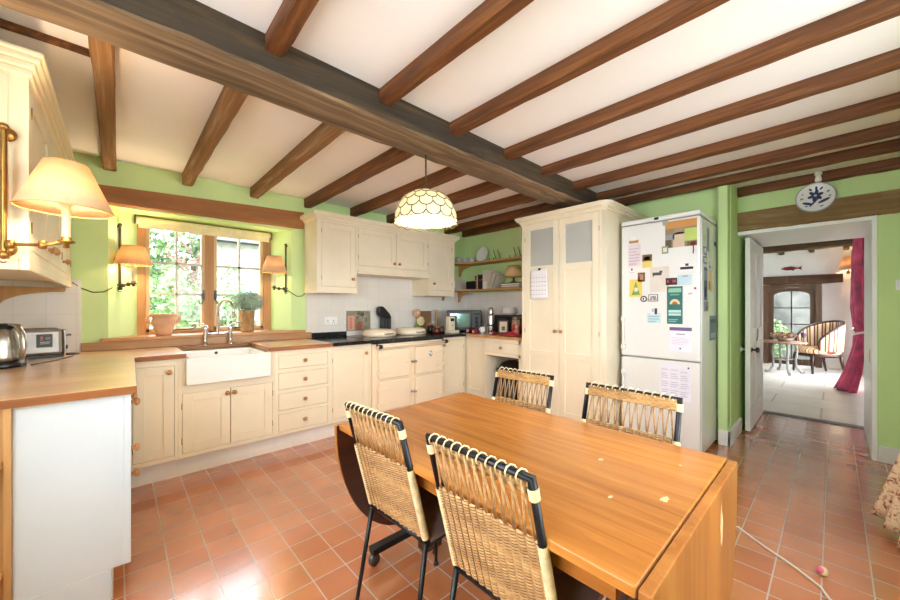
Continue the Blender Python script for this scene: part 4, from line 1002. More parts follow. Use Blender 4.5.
def sconce(label, rod, zt, zb, arm, sh_c, sh_b, sh_t, r_b, r_t, power, wall_dir, sm):
    X, Y = rod
    t = thing('wall_lamp', label, 'lamp', (X, Y, zb), 'swing arm wall lamps')
    wd = Vector(wall_dir)
    mb = MB().lathe([(.009, zb), (.009, zt)], (X, Y, 0), seg=10).ball((X, Y, zt+.008), .014).ball((X, Y, zb-.006), .016)
    obj('rod', mb, M[sm], t)
    for z in (zt-.005, zb+.02):
        mb = MB().tube([(X, Y, z), tuple(Vector((X, Y, z))+wd*.035)], .006, 8)
        mb.lathe([(0, 0), (.028, 0), (.024, .006), (.01, .012), (0, .012)], tuple(Vector((X, Y, z))+wd*.04), tuple(-wd), 16)
        obj('wall_rose', mb, M[sm], t)
    a = MB(); pts = [(X, Y, zb+.02)] + arm
    a.tube(pts, .006, 8)
    for p in pts[1:-1]: a.lathe([(0, -.016), (.011, -.014), (.013, 0), (.011, .014), (0, .016)], p, seg=12)
    ax, ay, az = arm[-1]
    obj('arm', a, M[sm], t)
    obj('scroll', MB().tube([(X+.012*math.cos(k), Y-.005, zb-.01+.014*math.sin(k)-.01) for k in [i*.5 for i in range(12)]], .003, 6), M[sm], t)
    obj('candle_cup', MB().lathe([(0, az-.022), (.01, az-.02), (.008, az-.006), (.024, az), (.024, az+.005), (.014, az+.008), (.014, az+.02), (0, az+.02)], (ax, ay, 0), seg=16), M[sm], t)
    obj('candle_tube', MB().lathe([(.0125, az+.02), (.0125, sh_b+.015), (.02, sh_b+.02), (.02, sh_b+.03), (0, sh_b+.03)], (ax, ay, 0), seg=14), M['candle'], t)
    obj('lamp_shade', MB().lathe([(r_b, sh_b), (r_t, sh_t)], (ax, ay, 0), seg=40), M['shade' if r_b > .13 else 'shade_small'], t, solid=.002)
    for r_, z_ in ((r_b, sh_b), (r_t, sh_t)):
        obj('rim', MB().tube([(ax+r_*math.cos(2*PI*k/32), ay+r_*math.sin(2*PI*k/32), z_) for k in range(32)], .0025, 5, closed=True), quick('d8a668'), t)
    zbulb = sh_b+(sh_t-sh_b)*.45
    obj('bulb', MB().ball((ax, ay, zbulb), .02, 1, 1, 1.4), M['bulb'], t)
    light('lamp_light', 'POINT', (ax, ay, zbulb+.0), power, (1, .74, .44), .03)
    return t

sconce('large brass wall lamp with parchment shade on left cabinet', (-.303, 2.045), 1.865, 1.415, [(-.285, 2.03, 1.447), (-.205, 2.0, 1.45), (-.142, 1.96, 1.462)], None, 1.583, 1.755, .132, .06, 8, (0, 1, 0), 'brass')
sconce('brass wall lamp with parchment shade left of the window', (.012, 3.86), 1.865, 1.375, [(.03, 3.82, 1.39), (.06, 3.80, 1.40), (.09, 3.79, 1.405)], None, 1.557, 1.70, .119, .07, 6, (-.84, .54, 0), 'bronze')
sconce('wall lamp with plain parchment shade right of the window', (1.262, 3.835), 1.85, 1.39, [(1.235, 3.81, 1.405), (1.18, 3.79, 1.405), (1.135, 3.78, 1.41)], None, 1.562, 1.72, .115, .068, 1.6, (.86, .5, 0), 'bronze')
tag(obj('power_cord', MB().tube([(-.03, 3.79, 1.37), (-.08, 3.79, 1.335), (-.14, 3.79, 1.33), (-.2, 3.79, 1.36), (-.245, 3.785, 1.40)], .004, 6), M['bronze']), 'brown flex drooping from left window lamp to the cabinet', 'cord')
tag(obj('power_cord', MB().tube([(1.275, 3.82, 1.39), (1.31, 3.79, 1.36), (1.36, 3.79, 1.33), (1.41, 3.79, 1.335), (1.44, 3.79, 1.36)], .004, 6), M['bronze']), 'brown flex drooping from right window lamp to wall cabinet', 'cord')

# pendant
PX, PY = 1.46, 1.80
pd = thing('pendant_lamp', 'domed capiz shell pendant lamp hanging from the main beam', 'pendant lamp', (PX, PY, 1.73))
ch = MB()
for i in range(11):
    z = 1.985+.0205*i
    ch.tube([(PX+(.005*math.cos(k*PI/4) if i % 2 else 0), PY+(0 if i % 2 else .005*math.cos(k*PI/4)), z+.013*math.sin(k*PI/4)) for k in range(8)], .0018, 5, closed=True)
ch.tube([(PX, PY, 1.98), (PX+.003, PY, 2.1), (PX, PY, 2.205)], .004, 6)
obj('chain', ch, M['lead'], pd)
def dome(t):   # t 0 (rim) .. 1 (top)
    a = t*PI/2
    return (.202*math.cos(a)**.8 if t < 1 else 0.0, 1.77+.20*math.sin(a))
obj('lamp_shade', MB().lathe([dome(i/16) for i in range(16)] + [(.012, 1.97)], (PX, PY, 0), seg=48), M['capiz'], pd, solid=.002)
ld_ = MB()
rows = 5
for r in range(rows):
    n = [14, 14, 14, 14, 7][r]
    for k in range(n):
        a0 = 2*PI*(k+.5*(r % 2))/n; da = 2*PI/n
        t1 = .96*(r+1)/rows*.98; t0 = .96*r/rows
        pts = []
        for i in range(7):
            u = i/6; tt = t0+(t1-t0)*.5*(1-math.sin(PI*u)**.6)
            rr, zz = dome(min(.98, max(0, tt+.0)))
            pts.append((PX+rr*math.cos(a0+da*u), PY+rr*math.sin(a0+da*u), zz))
        ld_.tube(pts, .0038, 5)
        rr0, z0_ = dome(t0+.5*(t1-t0)); rr1, z1_ = dome(min(.97, t1))
        ld_.tube([(PX+rr0*math.cos(a0), PY+rr0*math.sin(a0), z0_), (PX+rr1*math.cos(a0), PY+rr1*math.sin(a0), z1_)], .0032, 5)
for k in range(14):
    a0 = 2*PI*k/14
    pts = []
    for i in range(7):
        u = i/6; pts.append((PX+.204*math.cos(a0+2*PI/14*u), PY+.204*math.sin(a0+2*PI/14*u), 1.77-.018*math.sin(PI*u)))
    ld_.tube(pts, .0025, 5)
obj('lead_line', ld_, M['lead'], pd)
obj('cap', MB().lathe([(.03, 1.962), (.022, 1.978), (.006, 1.985), (0, 1.986)], (PX, PY, 0), seg=16), M['lead'], pd)
obj('bulb', MB().ball((PX, PY, 1.84), .03, 1, 1, 1.3), M['bulb'], pd)
light('pendant_light', 'POINT', (PX, PY, 1.83), 11, (1, .84, .6), .05)

# ------------------------------------------------------------------ table
tb = thing('drop_leaf_table', 'orange varnished drop leaf table in the middle of kitchen', 'table', (1.08, .86, 0))
TX0, TX1, TY0, TY1, TZ = .68, 1.485, .242, 1.485, .72
YF = lambda x: 1.437+(x-.69)*.06
top = obj('tabletop', MB().prism([(.677, TY0), (1.48, TY0), (1.486, YF(1.486)), (.69, YF(.69))], P_xy, TZ-.024, TZ), M['table'], tb, bev=.003)
obj('apron', MB().box(TX0+.06, TX1-.06, TY0+.06, TY0+.08, .62, TZ-.025).box(TX0+.06, TX1-.06, TY1-.13, TY1-.11, .62, TZ-.025).box(TX0+.06, TX0+.08, TY0+.08, TY1-.13, .62, TZ-.025).box(TX1-.08, TX1-.06, TY0+.08, TY1-.13, .62, TZ-.025), M['table'], tb)
def leaf_poly(): return [(TX0+.0, .714)] + [(1.0825-.4025*math.cos(a), .70-.56*math.sin(a)) for a in [PI*i/28 for i in range(29)]][1:-1] + [(TX1, .714)]
for (ya, yb) in ((TY0-.027, TY0-.003), (TY1+.004, TY1+.028)):
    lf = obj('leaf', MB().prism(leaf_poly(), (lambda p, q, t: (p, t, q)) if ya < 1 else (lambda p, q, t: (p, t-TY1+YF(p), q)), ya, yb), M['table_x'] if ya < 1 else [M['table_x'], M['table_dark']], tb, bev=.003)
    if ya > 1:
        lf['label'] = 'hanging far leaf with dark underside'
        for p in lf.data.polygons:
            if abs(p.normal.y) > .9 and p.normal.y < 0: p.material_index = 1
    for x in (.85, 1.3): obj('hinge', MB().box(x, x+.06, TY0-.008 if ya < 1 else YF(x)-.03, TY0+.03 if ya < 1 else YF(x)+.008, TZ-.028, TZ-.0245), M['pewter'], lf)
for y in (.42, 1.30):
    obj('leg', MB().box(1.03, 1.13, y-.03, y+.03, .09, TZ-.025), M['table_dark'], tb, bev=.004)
for y in (.30, 1.41):
    ft = obj('foot_rail', MB().box(.87, 1.30, y-.025+.07*(1 if y > 1 else -1), y+.02+.07*(1 if y > 1 else -1), .06, .09), M['black_metal'], tb, bev=.003)
    for x in (.885, 1.285):
        yy = y+.068*(1 if y > 1 else -1)
        obj('caster', MB().lathe([(0, -.012), (.026, -.012), (.03, 0), (.026, .012), (0, .012)], (x, yy, .0305), (0, 1, 0), 16).box(x-.01, x+.01, yy-.016, yy+.016, .03, .062), M['pewter'], ft)
def scuff(x0, y0, r, par, n=13, vert=False):
    pts = [(r*.8*random.uniform(.45, 1)*math.cos(2*PI*k/n), r*random.uniform(.45, 1)*math.sin(2*PI*k/n)) for k in range(n)]
    if vert: mb = MB().prism([(x0+p*.9, y0+q*2.6) for p, q in pts], lambda p, q, t: (p, t, q), TY0-.0276, TY0-.0272)
    else: mb = MB().prism([(x0+p, y0+q*.5) for p, q in pts], P_xy, TZ+.0002, TZ+.0006)
    obj('scuff_mark', mb, quick('cfa878', .6), par)
for (x, y, r) in ((1.04, .30, .028), (1.16, .52, .018), (.95, .40, .014), (1.30, .33, .01), (.86, .62, .007)): scuff(x, y, r, top)
nl = [o for o in bpy.data.objects if o.name.startswith('leaf') and o.parent == tb][0]
scuff(1.24, .60, .03, nl, 15, True)

# ------------------------------------------------------------------ rattan chairs
def make_chair(label):
    t = thing('rattan_chair', label, 'chair', (0, 0, 0), 'rattan dining chairs', local=True)
    W = .172
    def back(yf, z): return (-.18-(z-.45)*.265, yf, z)        # a point on the raked back
    for s in (-1, 1):
        mb = MB().tube([(-.178, s*W, .45), (-.26, s*(W+.012), .012)], [.0095, .0075], 8)
        l = obj('leg', mb, M['black_metal'], t)
        obj('rubber_foot', MB().ball((-.26, s*(W+.012), .0115), .0115), M['black'], l)
        mb = MB().tube([(.17, s*(W-.01), .425), (.19, s*(W+.03), .012)], [.0095, .0075], 8)
        l = obj('leg', mb, M['black_metal'], t)
        obj('rubber_foot', MB().ball((.19, s*(W+.03), .0125), .0125), M['black'], l)
    mb = MB()
    mb.tube([back(-W, .43), back(-W, .86), back(W, .86), back(W, .43)], .011, 8)
    mb.tube([back(-W, .44), back(W, .44)], .009, 8)
    mb.tube([(-.178, -W, .43), (.17, -W+.01, .425), (.17, W-.01, .425), (-.178, W, .43)], .009, 8)
    obj('steel_frame', mb, M['black_metal'], t)
    seat = MB()
    def sf(u, v):
        x = -.165+.355*u; y = (v-.5)*2*(W-.004)
        return (x, y*1.06, .446+.03*(1-(2*u-1)**6)*(1-(2*v-1)**6)+.006*math.sin(u*5)*math.sin(v*4))
    seat.grid(sf, 14, 14); seat.box(-.165, .19, -W*1.04, W*1.04, .435, .447)
    obj('seat', seat, M['leather'], t)
    # dense woven panel
    cols, rows_ = 13, 56
    pan = MB()
    def pf_(u, v):
        i = u*cols; j = v*rows_
        z = .455+.255*v; y = (u-.5)*2*(W-.006)
        d = .0022*math.cos(PI*i)*(1 if int(j+.001) % 2 else -1) + .006*abs(math.cos(PI*i))
        p = back(y, z); return (p[0]-d+.002*math.sin(j*PI*2), p[1], p[2])
    pan.grid(pf_, cols*4, rows_*2)
    obj('woven_panel', pan, M['weave'], t, solid=.007)
    # top band: woven, slightly darker
    bd_ = MB()
    def bf(u, v):
        i = u*26; j = v*5
        p = back((u-.5)*2*(W-.008), .815+.042*v)
        return (p[0]+.008-.003*math.cos(PI*i)*(1 if int(j+.001) % 2 else -1), p[1], p[2])
    bd_.grid(bf, 78, 10)
    obj('top_band', bd_, M['rattan_dark'], t, solid=.007)
    # open lattice
    lt = MB(); n = 11
    for k in range(n):
        y = (k+.5-n/2)*2*(W-.012)/n; w_ = (W-.012)/n*.9
        a, m_, b_ = back(y-w_, .71), back(y, .757), back(y+w_, .805)
        def rb(yy, z): q = back(yy, z); return (q[0]-.006, q[1], q[2])
        lt.tube([rb(y-w_, .71), rb(y-w_*.75, .757), rb(y-w_*.1, .852)], .003, 5)
        lt.tube([rb(y+w_, .71), rb(y+w_*.55, .757), rb(y-w_*.25, .852)], .003, 5)
    obj('lattice', lt, M['rattan'], t)
    # cane loops round the top rail and binding down the uprights
    lp = MB(); n = 11
    for k in range(n):
        y = (k+.5-n/2)*2*(W-.01)/n
        pts = []
        for i in range(9):
            a = 2*PI*i/8
            p = back(y+.006*math.sin(a/2), .86)
            pts.append((p[0]+.0145*math.cos(a), p[1]+.012*(i/8-.5), p[2]+.0145*math.sin(a)-.001))
        lp.tube(pts, .0022, 6)
    obj('cane_loop', lp, M['cane'], t)
    for s in (-1, 1):
        for (za, zb) in ((.455, .708), (.812, .845)):
            bi = MB(); nn = int((zb-za)/.0058); prof = []
            for k in range(nn):
                prof += [(.0118, k*.006), (.0132, k*.006+.002), (.0132, k*.006+.004)]
            prof.append((.0125, nn*.006))
            bi.lathe(prof, back(s*W, za), (-.256, 0, .967), 10)
            obj('cane_binding', bi, M['cane'], t)
    mb = MB().tube([(-.21, -W-.004, .24), (-.21, W+.004, .24)], .006, 8)
    return t
CH = [((.633+.285, 1.085, 0), math.radians(3), .91, 'rattan chair with its back to the window run at table corner'),
      ((.638+.285, .600, 0), math.radians(0), .98, 'rattan chair nearest the camera with its back towards us'),
      ((1.63-.285, 1.147, 0), math.radians(183), 1.0, 'rattan chair facing us in front of the larder and bin'),
      ((1.607-.285, .602, 0), math.radians(179), 1.09, 'rattan chair facing us in front of the fridge freezer')]
proto = make_chair(CH[0][3])
for i, (p, rz, sy, lb) in enumerate(CH):
    o = proto if i == 0 else copy_tree(proto)
    o.location = p; o.rotation_euler = (0, 0, rz); o.scale = (1, sy, 1); o['label'] = lb

# ------------------------------------------------------------------ door, plate, curtain, floor things
dl = thing('door_1', 'white panelled door standing open into the deep doorway', 'door', (4.95, .58, 0)); dl['kind'] = 'structure'
b = MB(); mDo = lambda u, n, z: (u, .552-n, z)
def door_panels(mb, mp, flip):
    pass
b.box(4.49, 4.60, .552, .592, .012, 1.895).box(5.31, 5.42, .552, .592, .012, 1.895)
for (za, zb) in ((.012, .22), (.86, 1.0), (1.78, 1.895)): b.box(4.60, 5.31, .552, .592, za, zb)
b.box(4.90, 5.01, .552, .592, .22, 1.78)
b.box(4.60, 5.31, .564, .58, .22, 1.78)
obj('leaf', b, M['gloss_white'], dl, bev=.004)
for s, m in ((-1, 'black'), (1, 'ceramic')):
    y = .552 if s < 0 else .592
    mb = MB().lathe([(0, 0), (.024, 0), (.022, .006), (.009, .01), (.009, .028), (.026, .038), (.028, .05), (.018, .06), (0, .062)], (4.555, y, .80), (0, s, 0), 18)
    k = obj('knob', mb, M[m], dl); k['label'] = 'black knob' if s < 0 else 'white knob'
obj('key_plate', MB().box(4.535, 4.575, .55, .552, .74, .86), M['gloss_white'], dl, bev=.001)
tag(obj('strike_plate', MB().box(4.60, 4.66, -.205, -.203, .76, .86), M['brass']), 'small brass latch plate on the right door jamb', 'latch plate')
# blue and white plate
dp = thing('wall_plate', 'blue and white round plate hanging over the doorway lintel', 'plate', (4.36, .106, 2.03))
C = (4.368, .108, 2.155)
obj('dish', MB().lathe([(0, 0), (.075, 0), (.085, .005), (.122, .016), (.125, .02), (.12, .021), (.083, .01), (0, .006)], C, (-1, 0, 0), 40), M['ceramic'], dp)
obj('painted_rim', MB().lathe([(.116, .0202), (.1215, .0222), (.123, .0222), (.124, .0208)], C, (-1, 0, 0), 40), quick('9aa3b5', .3), dp)
def pplate(pts, c='2a3568'):
    pts = [(p*1.35, q*1.35) for p, q in pts]
    return obj('painted_motif', MB().prism([(C[1]-p, C[2]+q) for p, q in pts], lambda p, q, t: (t, p, q), C[0]-.0128, C[0]-.004), quick(c, .3), dp)
def ell(cx, cy, a, b_, th_, n=14): return [(cx+a*math.cos(2*PI*k/n)*math.cos(th_)-b_*math.sin(2*PI*k/n)*math.sin(th_), cy+a*math.cos(2*PI*k/n)*math.sin(th_)+b_*math.sin(2*PI*k/n)*math.cos(th_)) for k in range(n)]
for k in range(6):
    a_ = k*PI/3+.3
    pplate(ell(.02*math.cos(a_), .012+.02*math.sin(a_), .017, .009, a_))
for e in ((-.005, -.028, .036, .005, .9), (-.035, -.034, .026, .008, -.35), (.038, -.026, .030, .008, .45), (.004, .056, .006, .014, 0), (.026, .052, .011, .005, .9), (-.022, .052, .010, .005, -.9), (-.05, -.052, .016, .005, .15)): pplate(ell(*e))
obj('painted_light', MB().prism([(C[1]-p, C[2]+q) for p, q in ell(0, .016, .010, .010, 0)], lambda p, q, t: (t, p, q), C[0]-.0134, C[0]-.0127), quick('b9c3dc', .3), dp)
for e in ((.06, .03, .012, .005, .4), (-.065, .0, .012, .005, .2), (-.06, .03, .006, .005, 0), (.03, -.06, .009, .006, 0), (-.07, -.03, .006, .004, 0), (.065, .0, .009, .004, .6)): pplate(ell(*e), '5a6896')
wf = MB().lathe([(.022, 2.355), (.026, 2.34), (.026, 2.332), (.018, 2.327), (.018, 2.31), (.022, 2.298), (.021, 2.278), (.012, 2.272), (0, 2.272)], (4.31, .09, 0), seg=18)
wf.box(4.285, 4.335, .065, .115, 2.352, 2.36)
tag(obj('ceiling_fitting', wf, M['ceramic']), 'small white bell shaped fitting on ceiling above the plate', 'fitting')
# floral curtain
def cf(u, v):
    z = .03+2.03*v
    fl_ = max(0, 1-z/1.0)**1.1
    fold = math.sin(u*2*PI*4.2+.6)
    x = 2.50+.42*u*(1+.42*fl_)+.07*fl_
    y = -.372+fl_*(.03+.16*u)+(.018+.03*fl_)*fold
    return (x, y, z+.02*fl_*math.sin(u*9)*(1-v))
ct = thing('curtain', 'floral cotton curtain hanging at the right edge by the window', 'curtain', (2.8, -.33, .02))
obj('fabric', MB().grid(cf, 90, 40), M['floral'], ct, solid=.004)
obj('curtain_pole', MB().tube([(2.35, -.37, 2.09), (3.1, -.37, 2.09)], .012, 10).ball((3.11, -.37, 2.09), .022).box(2.6, 2.62, -.45, -.37, 2.08, 2.1), M['bronze'], ct)
egg = thing('pet_toy', 'small cream and pink rubber toy lying on the floor', 'toy', (2.35, .035, 0))
obj('body', MB().ball((2.35, .035, .017), .017, 1.75, 1.1, 1, 16, 10), quick('dcc79a', .5), egg)
obj('pink_cap', MB().ball((2.338, .042, .023), .0145, 1.3, 1.0, 1, 14, 8), quick('e0608a', .5), egg)
tag(obj('floor_cable', MB().tube([(1.35, .62, .006), (1.9, .46, .006), (2.2, .42, .006), (2.46, .385, .006), (2.506, .36, .006), (2.44, .29, .006), (2.39, .23, .006), (2.327, .142, .006), (2.28, .09, .006), (2.23, .04, .006), (2.168, .014, .006), (2.05, -.05, .006), (1.8, -.2, .006)], .0055, 8), quick('ded6cc', .4)), 'white cable trailing across the tiles from the table', 'cable')

# ------------------------------------------------------------------ sitting room beyond the doorway
RX0, RX1, RY0, RY1, RC = 5.53, 10.4, -.42, 3.2, 2.42
struct('floor_sitting', MB().box(RX0-.08, RX1+.1, RY0-.1, RY1, -.1, 0), M['stone_floor'])
struct('ceiling_sitting', MB().box(RX0, RX1+.1, RY0-.1, RY1, RC, RC+.1), M['ceiling'])
w = MB()
w.box(RX1, RX1+.2, RY0, .16, 0, RC).box(RX1, RX1+.2, 1.06, RY1, 0, RC).box(RX1, RX1+.2, .16, 1.06, 1.65, RC)
struct('wall_sitting_back', w, M['white_wall'])
struct('wall_sitting_left', MB().box(RX0, RX1, RY1, RY1+.1, 0, RC), M['white_wall'])
w = MB()
w.box(RX0, 7.9, RY0-.2, RY0, 0, RC).box(9.7, RX1, RY0-.2, RY0, 0, RC).box(7.9, 9.7, RY0-.2, RY0, 0, .3).box(7.9, 9.7, RY0-.2, RY0, 2.1, RC)
struct('wall_sitting_right', w, M['white_wall'])
w = MB(); w.box(5.475, RX0, .64, RY1, 0, RC).box(5.475, RX0, RY0, -.236, 0, RC).box(5.475, RX0, -.236, .64, 1.93, RC)
struct('wall_sitting_front', w, M['white_wall'])
w3 = thing('window_3', 'wide window with crimson curtains in the sitting room', 'window', (8.8, RY0-.1, .3)); w3['kind'] = 'structure'
fr = MB()
for x in (7.9, 8.78, 9.65): fr.box(x, x+.05, RY0-.14, RY0-.08, .3, 2.1)
fr.box(7.9, 9.7, RY0-.14, RY0-.08, .3, .35).box(7.9, 9.7, RY0-.14, RY0-.08, 2.05, 2.1)
obj('frame', fr, M['gloss_white'], w3)
obj('pane', MB().box(7.93, 9.67, RY0-.112, RY0-.108, .32, 2.08), M['glass'], w3)
timber('ceiling_beam', 'y', RY0, RY1, 8.45, 8.62, 2.19, RC, M['log'], .012, 24, .02)
for y in (1.12, .72, .27, -.20): timber('ceiling_joist', 'x', 8.6, RX1, y, y+.08, 2.33, RC, M['log'], .006, 8, .01)
timber('door_beam', 'y', RY1, -.12, 10.26, 10.42, 1.70, 1.87, M['log'], .015, 30, .03)
# arched glazed door
d2 = thing('door_2', 'dark arched glazed door at the far end of sitting room', 'door', (10.4, .61, 0)); d2['kind'] = 'structure'
b = MB(); b.box(10.30, 10.45, .165, .255, 0, 1.69).box(10.30, 10.45, .965, 1.055, 0, 1.69)
b.prism([(.255, 1.69), (.255, 1.50)] + [(.61-.355*math.cos(a), 1.50+.13*math.sin(a)) for a in [PI*i/14 for i in range(1, 14)]] + [(.965, 1.50), (.965, 1.69)], lambda p, q, t: (t, p, q), 10.30, 10.45)
obj('frame', b, M['dark_wood'], d2)
b = MB(); b.box(10.36, 10.40, .256, .335, .01, 1.58).box(10.36, 10.40, .885, .964, .01, 1.58).box(10.36, 10.40, .335, .885, .01, .14)
b.prism([(.335, 1.62), (.335, 1.46)] + [(.61-.275*math.cos(a), 1.46+.09*math.sin(a)) for a in [PI*i/10 for i in range(1, 10)]] + [(.885, 1.46), (.885, 1.62)], lambda p, q, t: (t, p, q), 10.36, 10.40)
lf = obj('leaf', b, M['dark_wood'], d2)
g = MB().box(10.37, 10.39, .6, .62, .14, 1.56)
for z in (.5, .86, 1.2): g.box(10.37, 10.39, .335, .885, z-.01, z+.01)
obj('glazing_bar', g, M['log'], lf)
obj('pane', MB().box(10.378, 10.382, .33, .89, .13, 1.57), M['glass'], lf)
obj('handle', MB().box(10.335, 10.36, .285, .305, .78, .92), M['black'], lf)
fish = [(-.17, 0), (-.10, .035), (0, .045), (.07, .02), (.1, .012), (.16, .045), (.145, 0), (.16, -.04), (.1, -.012), (.05, -.02), (.03, -.05), (0, -.035), (-.08, -.035)]
tag(obj('wall_fish', MB().prism([(.61-p, 2.03+q) for p, q in fish], lambda p, q, t: (t, p, q), 10.37, 10.395), M['dark_red'], bev=.006), 'dark red carved fish on the white sitting room wall', 'ornament')
# coffee table
ctb = thing('coffee_table', 'low side table with curved iron legs in sitting room', 'table', (9.03, .63, 0))
obj('tabletop', MB().lathe([(0, .56), (.31, .56), (.315, .57), (.315, .582), (.30, .588), (0, .588)], (9.03, .63, 0), seg=32), wood('pink brown table top', '9a6a58', 'c99a88', 'y', 10), ctb)
for (x, y) in ((8.907, .869), (8.70, .53), (9.148, .372), (9.36, .738)):
    c0 = Vector((9.03, .63, 0)); dv = Vector((x, y, 0))-c0
    pts = [tuple(c0+dv*k+Vector((0, 0, z))) for k, z in ((.45, .56), (.62, .50), (.66, .40), (.58, .26), (.62, .12), (.85, .02), (1.0, .02), (1.02, .05))]
    obj('leg', MB().tube(pts, [.02, .02, .018, .018, .018, .018, .02, .012], 8), quick('8d8a86', .5), ctb)
obj('stretcher', MB().tube([(8.9, .78, .26), (9.03, .63, .24), (9.16, .48, .26)], .012, 6).tube([(8.87, .57, .26), (9.03, .63, .24), (9.2, .69, .26)], .012, 6), quick('8d8a86', .5), ctb)
fa = thing('flower_arrangement', 'dried flower arrangement in a bowl on the coffee table', 'flowers', (9.0, .62, .588))
obj('bowl', MB().lathe([(0, .589), (.08, .589), (.13, .65), (.125, .65), (.07, .6), (0, .6)], (8.98, .62, 0), seg=20), quick('8a7a66', .4), fa)
obj('foliage', MB().leaves(blob((8.98, .64, .70), .2, 1, .95, .32), 420, .05), plain('dried rust flowers', 'a8876a', .9, var=.5, s=20), fa)
gl_ = MB().lathe([(0, .589), (.03, .589), (.008, .6), (.008, .66), (.035, .70), (.04, .76)], (9.03, .37, 0), seg=12)
tag(obj('wine_glass', gl_, quick('6a5a78', .2)), 'small dark goblet on the right of coffee table', 'glass')
# striped tub chair
stp = stripes('striped silk', [(0, 'd9b98a'), (.32, '7a2a22'), (.48, 'e4cda2'), (.8, '9c5a3c'), (.9, 'dcbf90')], 'y', 11)
stp2 = stripes('striped silk seat', [(0, 'd9b98a'), (.32, '7a2a22'), (.48, 'e4cda2'), (.8, '9c5a3c'), (.9, 'dcbf90')], 'y', 11)
ac = thing('tub_chair', 'striped tub armchair with dark wooden frame in sitting room', 'armchair', (9.55, .20, 0), rz=math.radians(128), local=True)
# local +x is the way the chair faces
def tub(u, v):     # u round the back, v up
    a = math.radians(-125+250*u)
    r = .29; h = .42+(.40*math.sin(PI*min(1, max(0, u)))**.55+.12)*v
    return (-(r+.03*v)*math.cos(a)*1.02, (r+.02*v)*math.sin(a), h)
bk_ = obj('backrest', MB().grid(tub, 60, 8), [plain('gold silk', 'd9ba8a', .6), plain('red brown silk', '7a2a22', .6), plain('cream silk', 'e8d4ac', .6)], ac, solid=.05)
for i, p in enumerate(bk_.data.polygons): p.material_index = (0, 1, 2, 2, 1)[(i//8) % 5]
obj('top_rail', MB().tube([tub(i/40, 1.03) for i in range(41)], .022, 8), M['mahogany'], ac)
obj('seat', MB().lathe([(0, .36), (.29, .36), (.31, .39), (.31, .44), (.27, .475), (0, .485)], (.02, 0, 0), seg=28), stp2, ac)
obj('seat_rail', MB().lathe([(0, .31), (.30, .31), (.315, .33), (.31, .365), (0, .365)], (.02, 0, 0), seg=28), M['mahogany'], ac)
for (x, y) in ((.24, .2), (.24, -.2), (-.22, .18), (-.22, -.18)):
    obj('leg', MB().tube([(x, y, .34), (x*1.05, y*1.05, .2), (x*1.25 if x < 0 else x*1.05, y*1.08, .002)], [.028, .022, .016], 8), M['mahogany'], ac)
# crimson curtains
def red_curtain(label, x0, x1, prof):
    t = thing('curtain', label, 'curtain', ((x0+x1)/2, RY0+.1, .01), 'crimson silk curtains')
    def yo(z):
        for (za, ya), (zb, yb) in zip(prof, prof[1:]):
            if z <= zb: return ya+(yb-ya)*(z-za)/(zb-za)
        return prof[-1][1]
    def f(u, v):
        z = .012+2.25*v
        o = yo(z); b_ = RY0+.03
        fo = .5+.5*math.cos(u*2*PI*4+.7*math.sin(z*1.5))
        tight = 1-.45*math.exp(-((z-.82)/.35)**2)
        x = (x0+x1)/2+(x1-x0)*(u-.5)*tight
        return (x, b_+(o-b_)*(.55+.45*fo)*math.sin(PI*min(1, max(0, .12+.80*u)))**.5, z)
    obj('fabric', MB().grid(f, 80, 44), M['pink_cloth'], t, solid=.006)
    mx = (x0+x1)/2
    obj('tie_back', MB().tube([(mx-.2, RY0+.01, .90), (mx-.2, yo(.82)+.01, .84), (mx, yo(.82)+.025, .82), (mx+.2, yo(.82)+.01, .84), (mx+.2, RY0+.01, .90)], .016, 6), quick('e8d8d8'), t)
red_curtain('crimson silk curtain pooling on the floor just inside doorway', 7.5, 8.15, [(0, .01), (.08, -.02), (.3, -.10), (.6, -.17), (.82, -.21), (1.0, -.19), (1.4, -.17), (2.3, -.19)])
red_curtain('darker crimson curtain behind the striped chair', 9.55, 10.05, [(0, -.2), (.8, -.24), (1.2, -.2), (2.3, -.22)])
wl_ = thing('wall_lamp', 'small yellow shaded wall lamp in the sitting room', 'lamp', (10.35, -.19, 1.80))
obj('wall_rose', MB().lathe([(0, 0), (.03, 0), (.02, .03), (0, .03)], (10.4, -.19, 1.9), (-1, 0, 0), 14).tube([(10.37, -.19, 1.9), (10.27, -.19, 1.88), (10.25, -.19, 1.95)], .008, 8), M['brass'], wl_)
obj('lamp_shade', MB().lathe([(.13, 1.96), (.075, 2.18)], (10.25, -.19, 0), seg=24), M['shade'], wl_, solid=.002)
obj('bulb', MB().ball((10.25, -.19, 2.05), .025), M['bulb'], wl_)
light('sitting_lamp', 'POINT', (10.25, -.19, 2.05), 4, (1, .75, .4), .03)

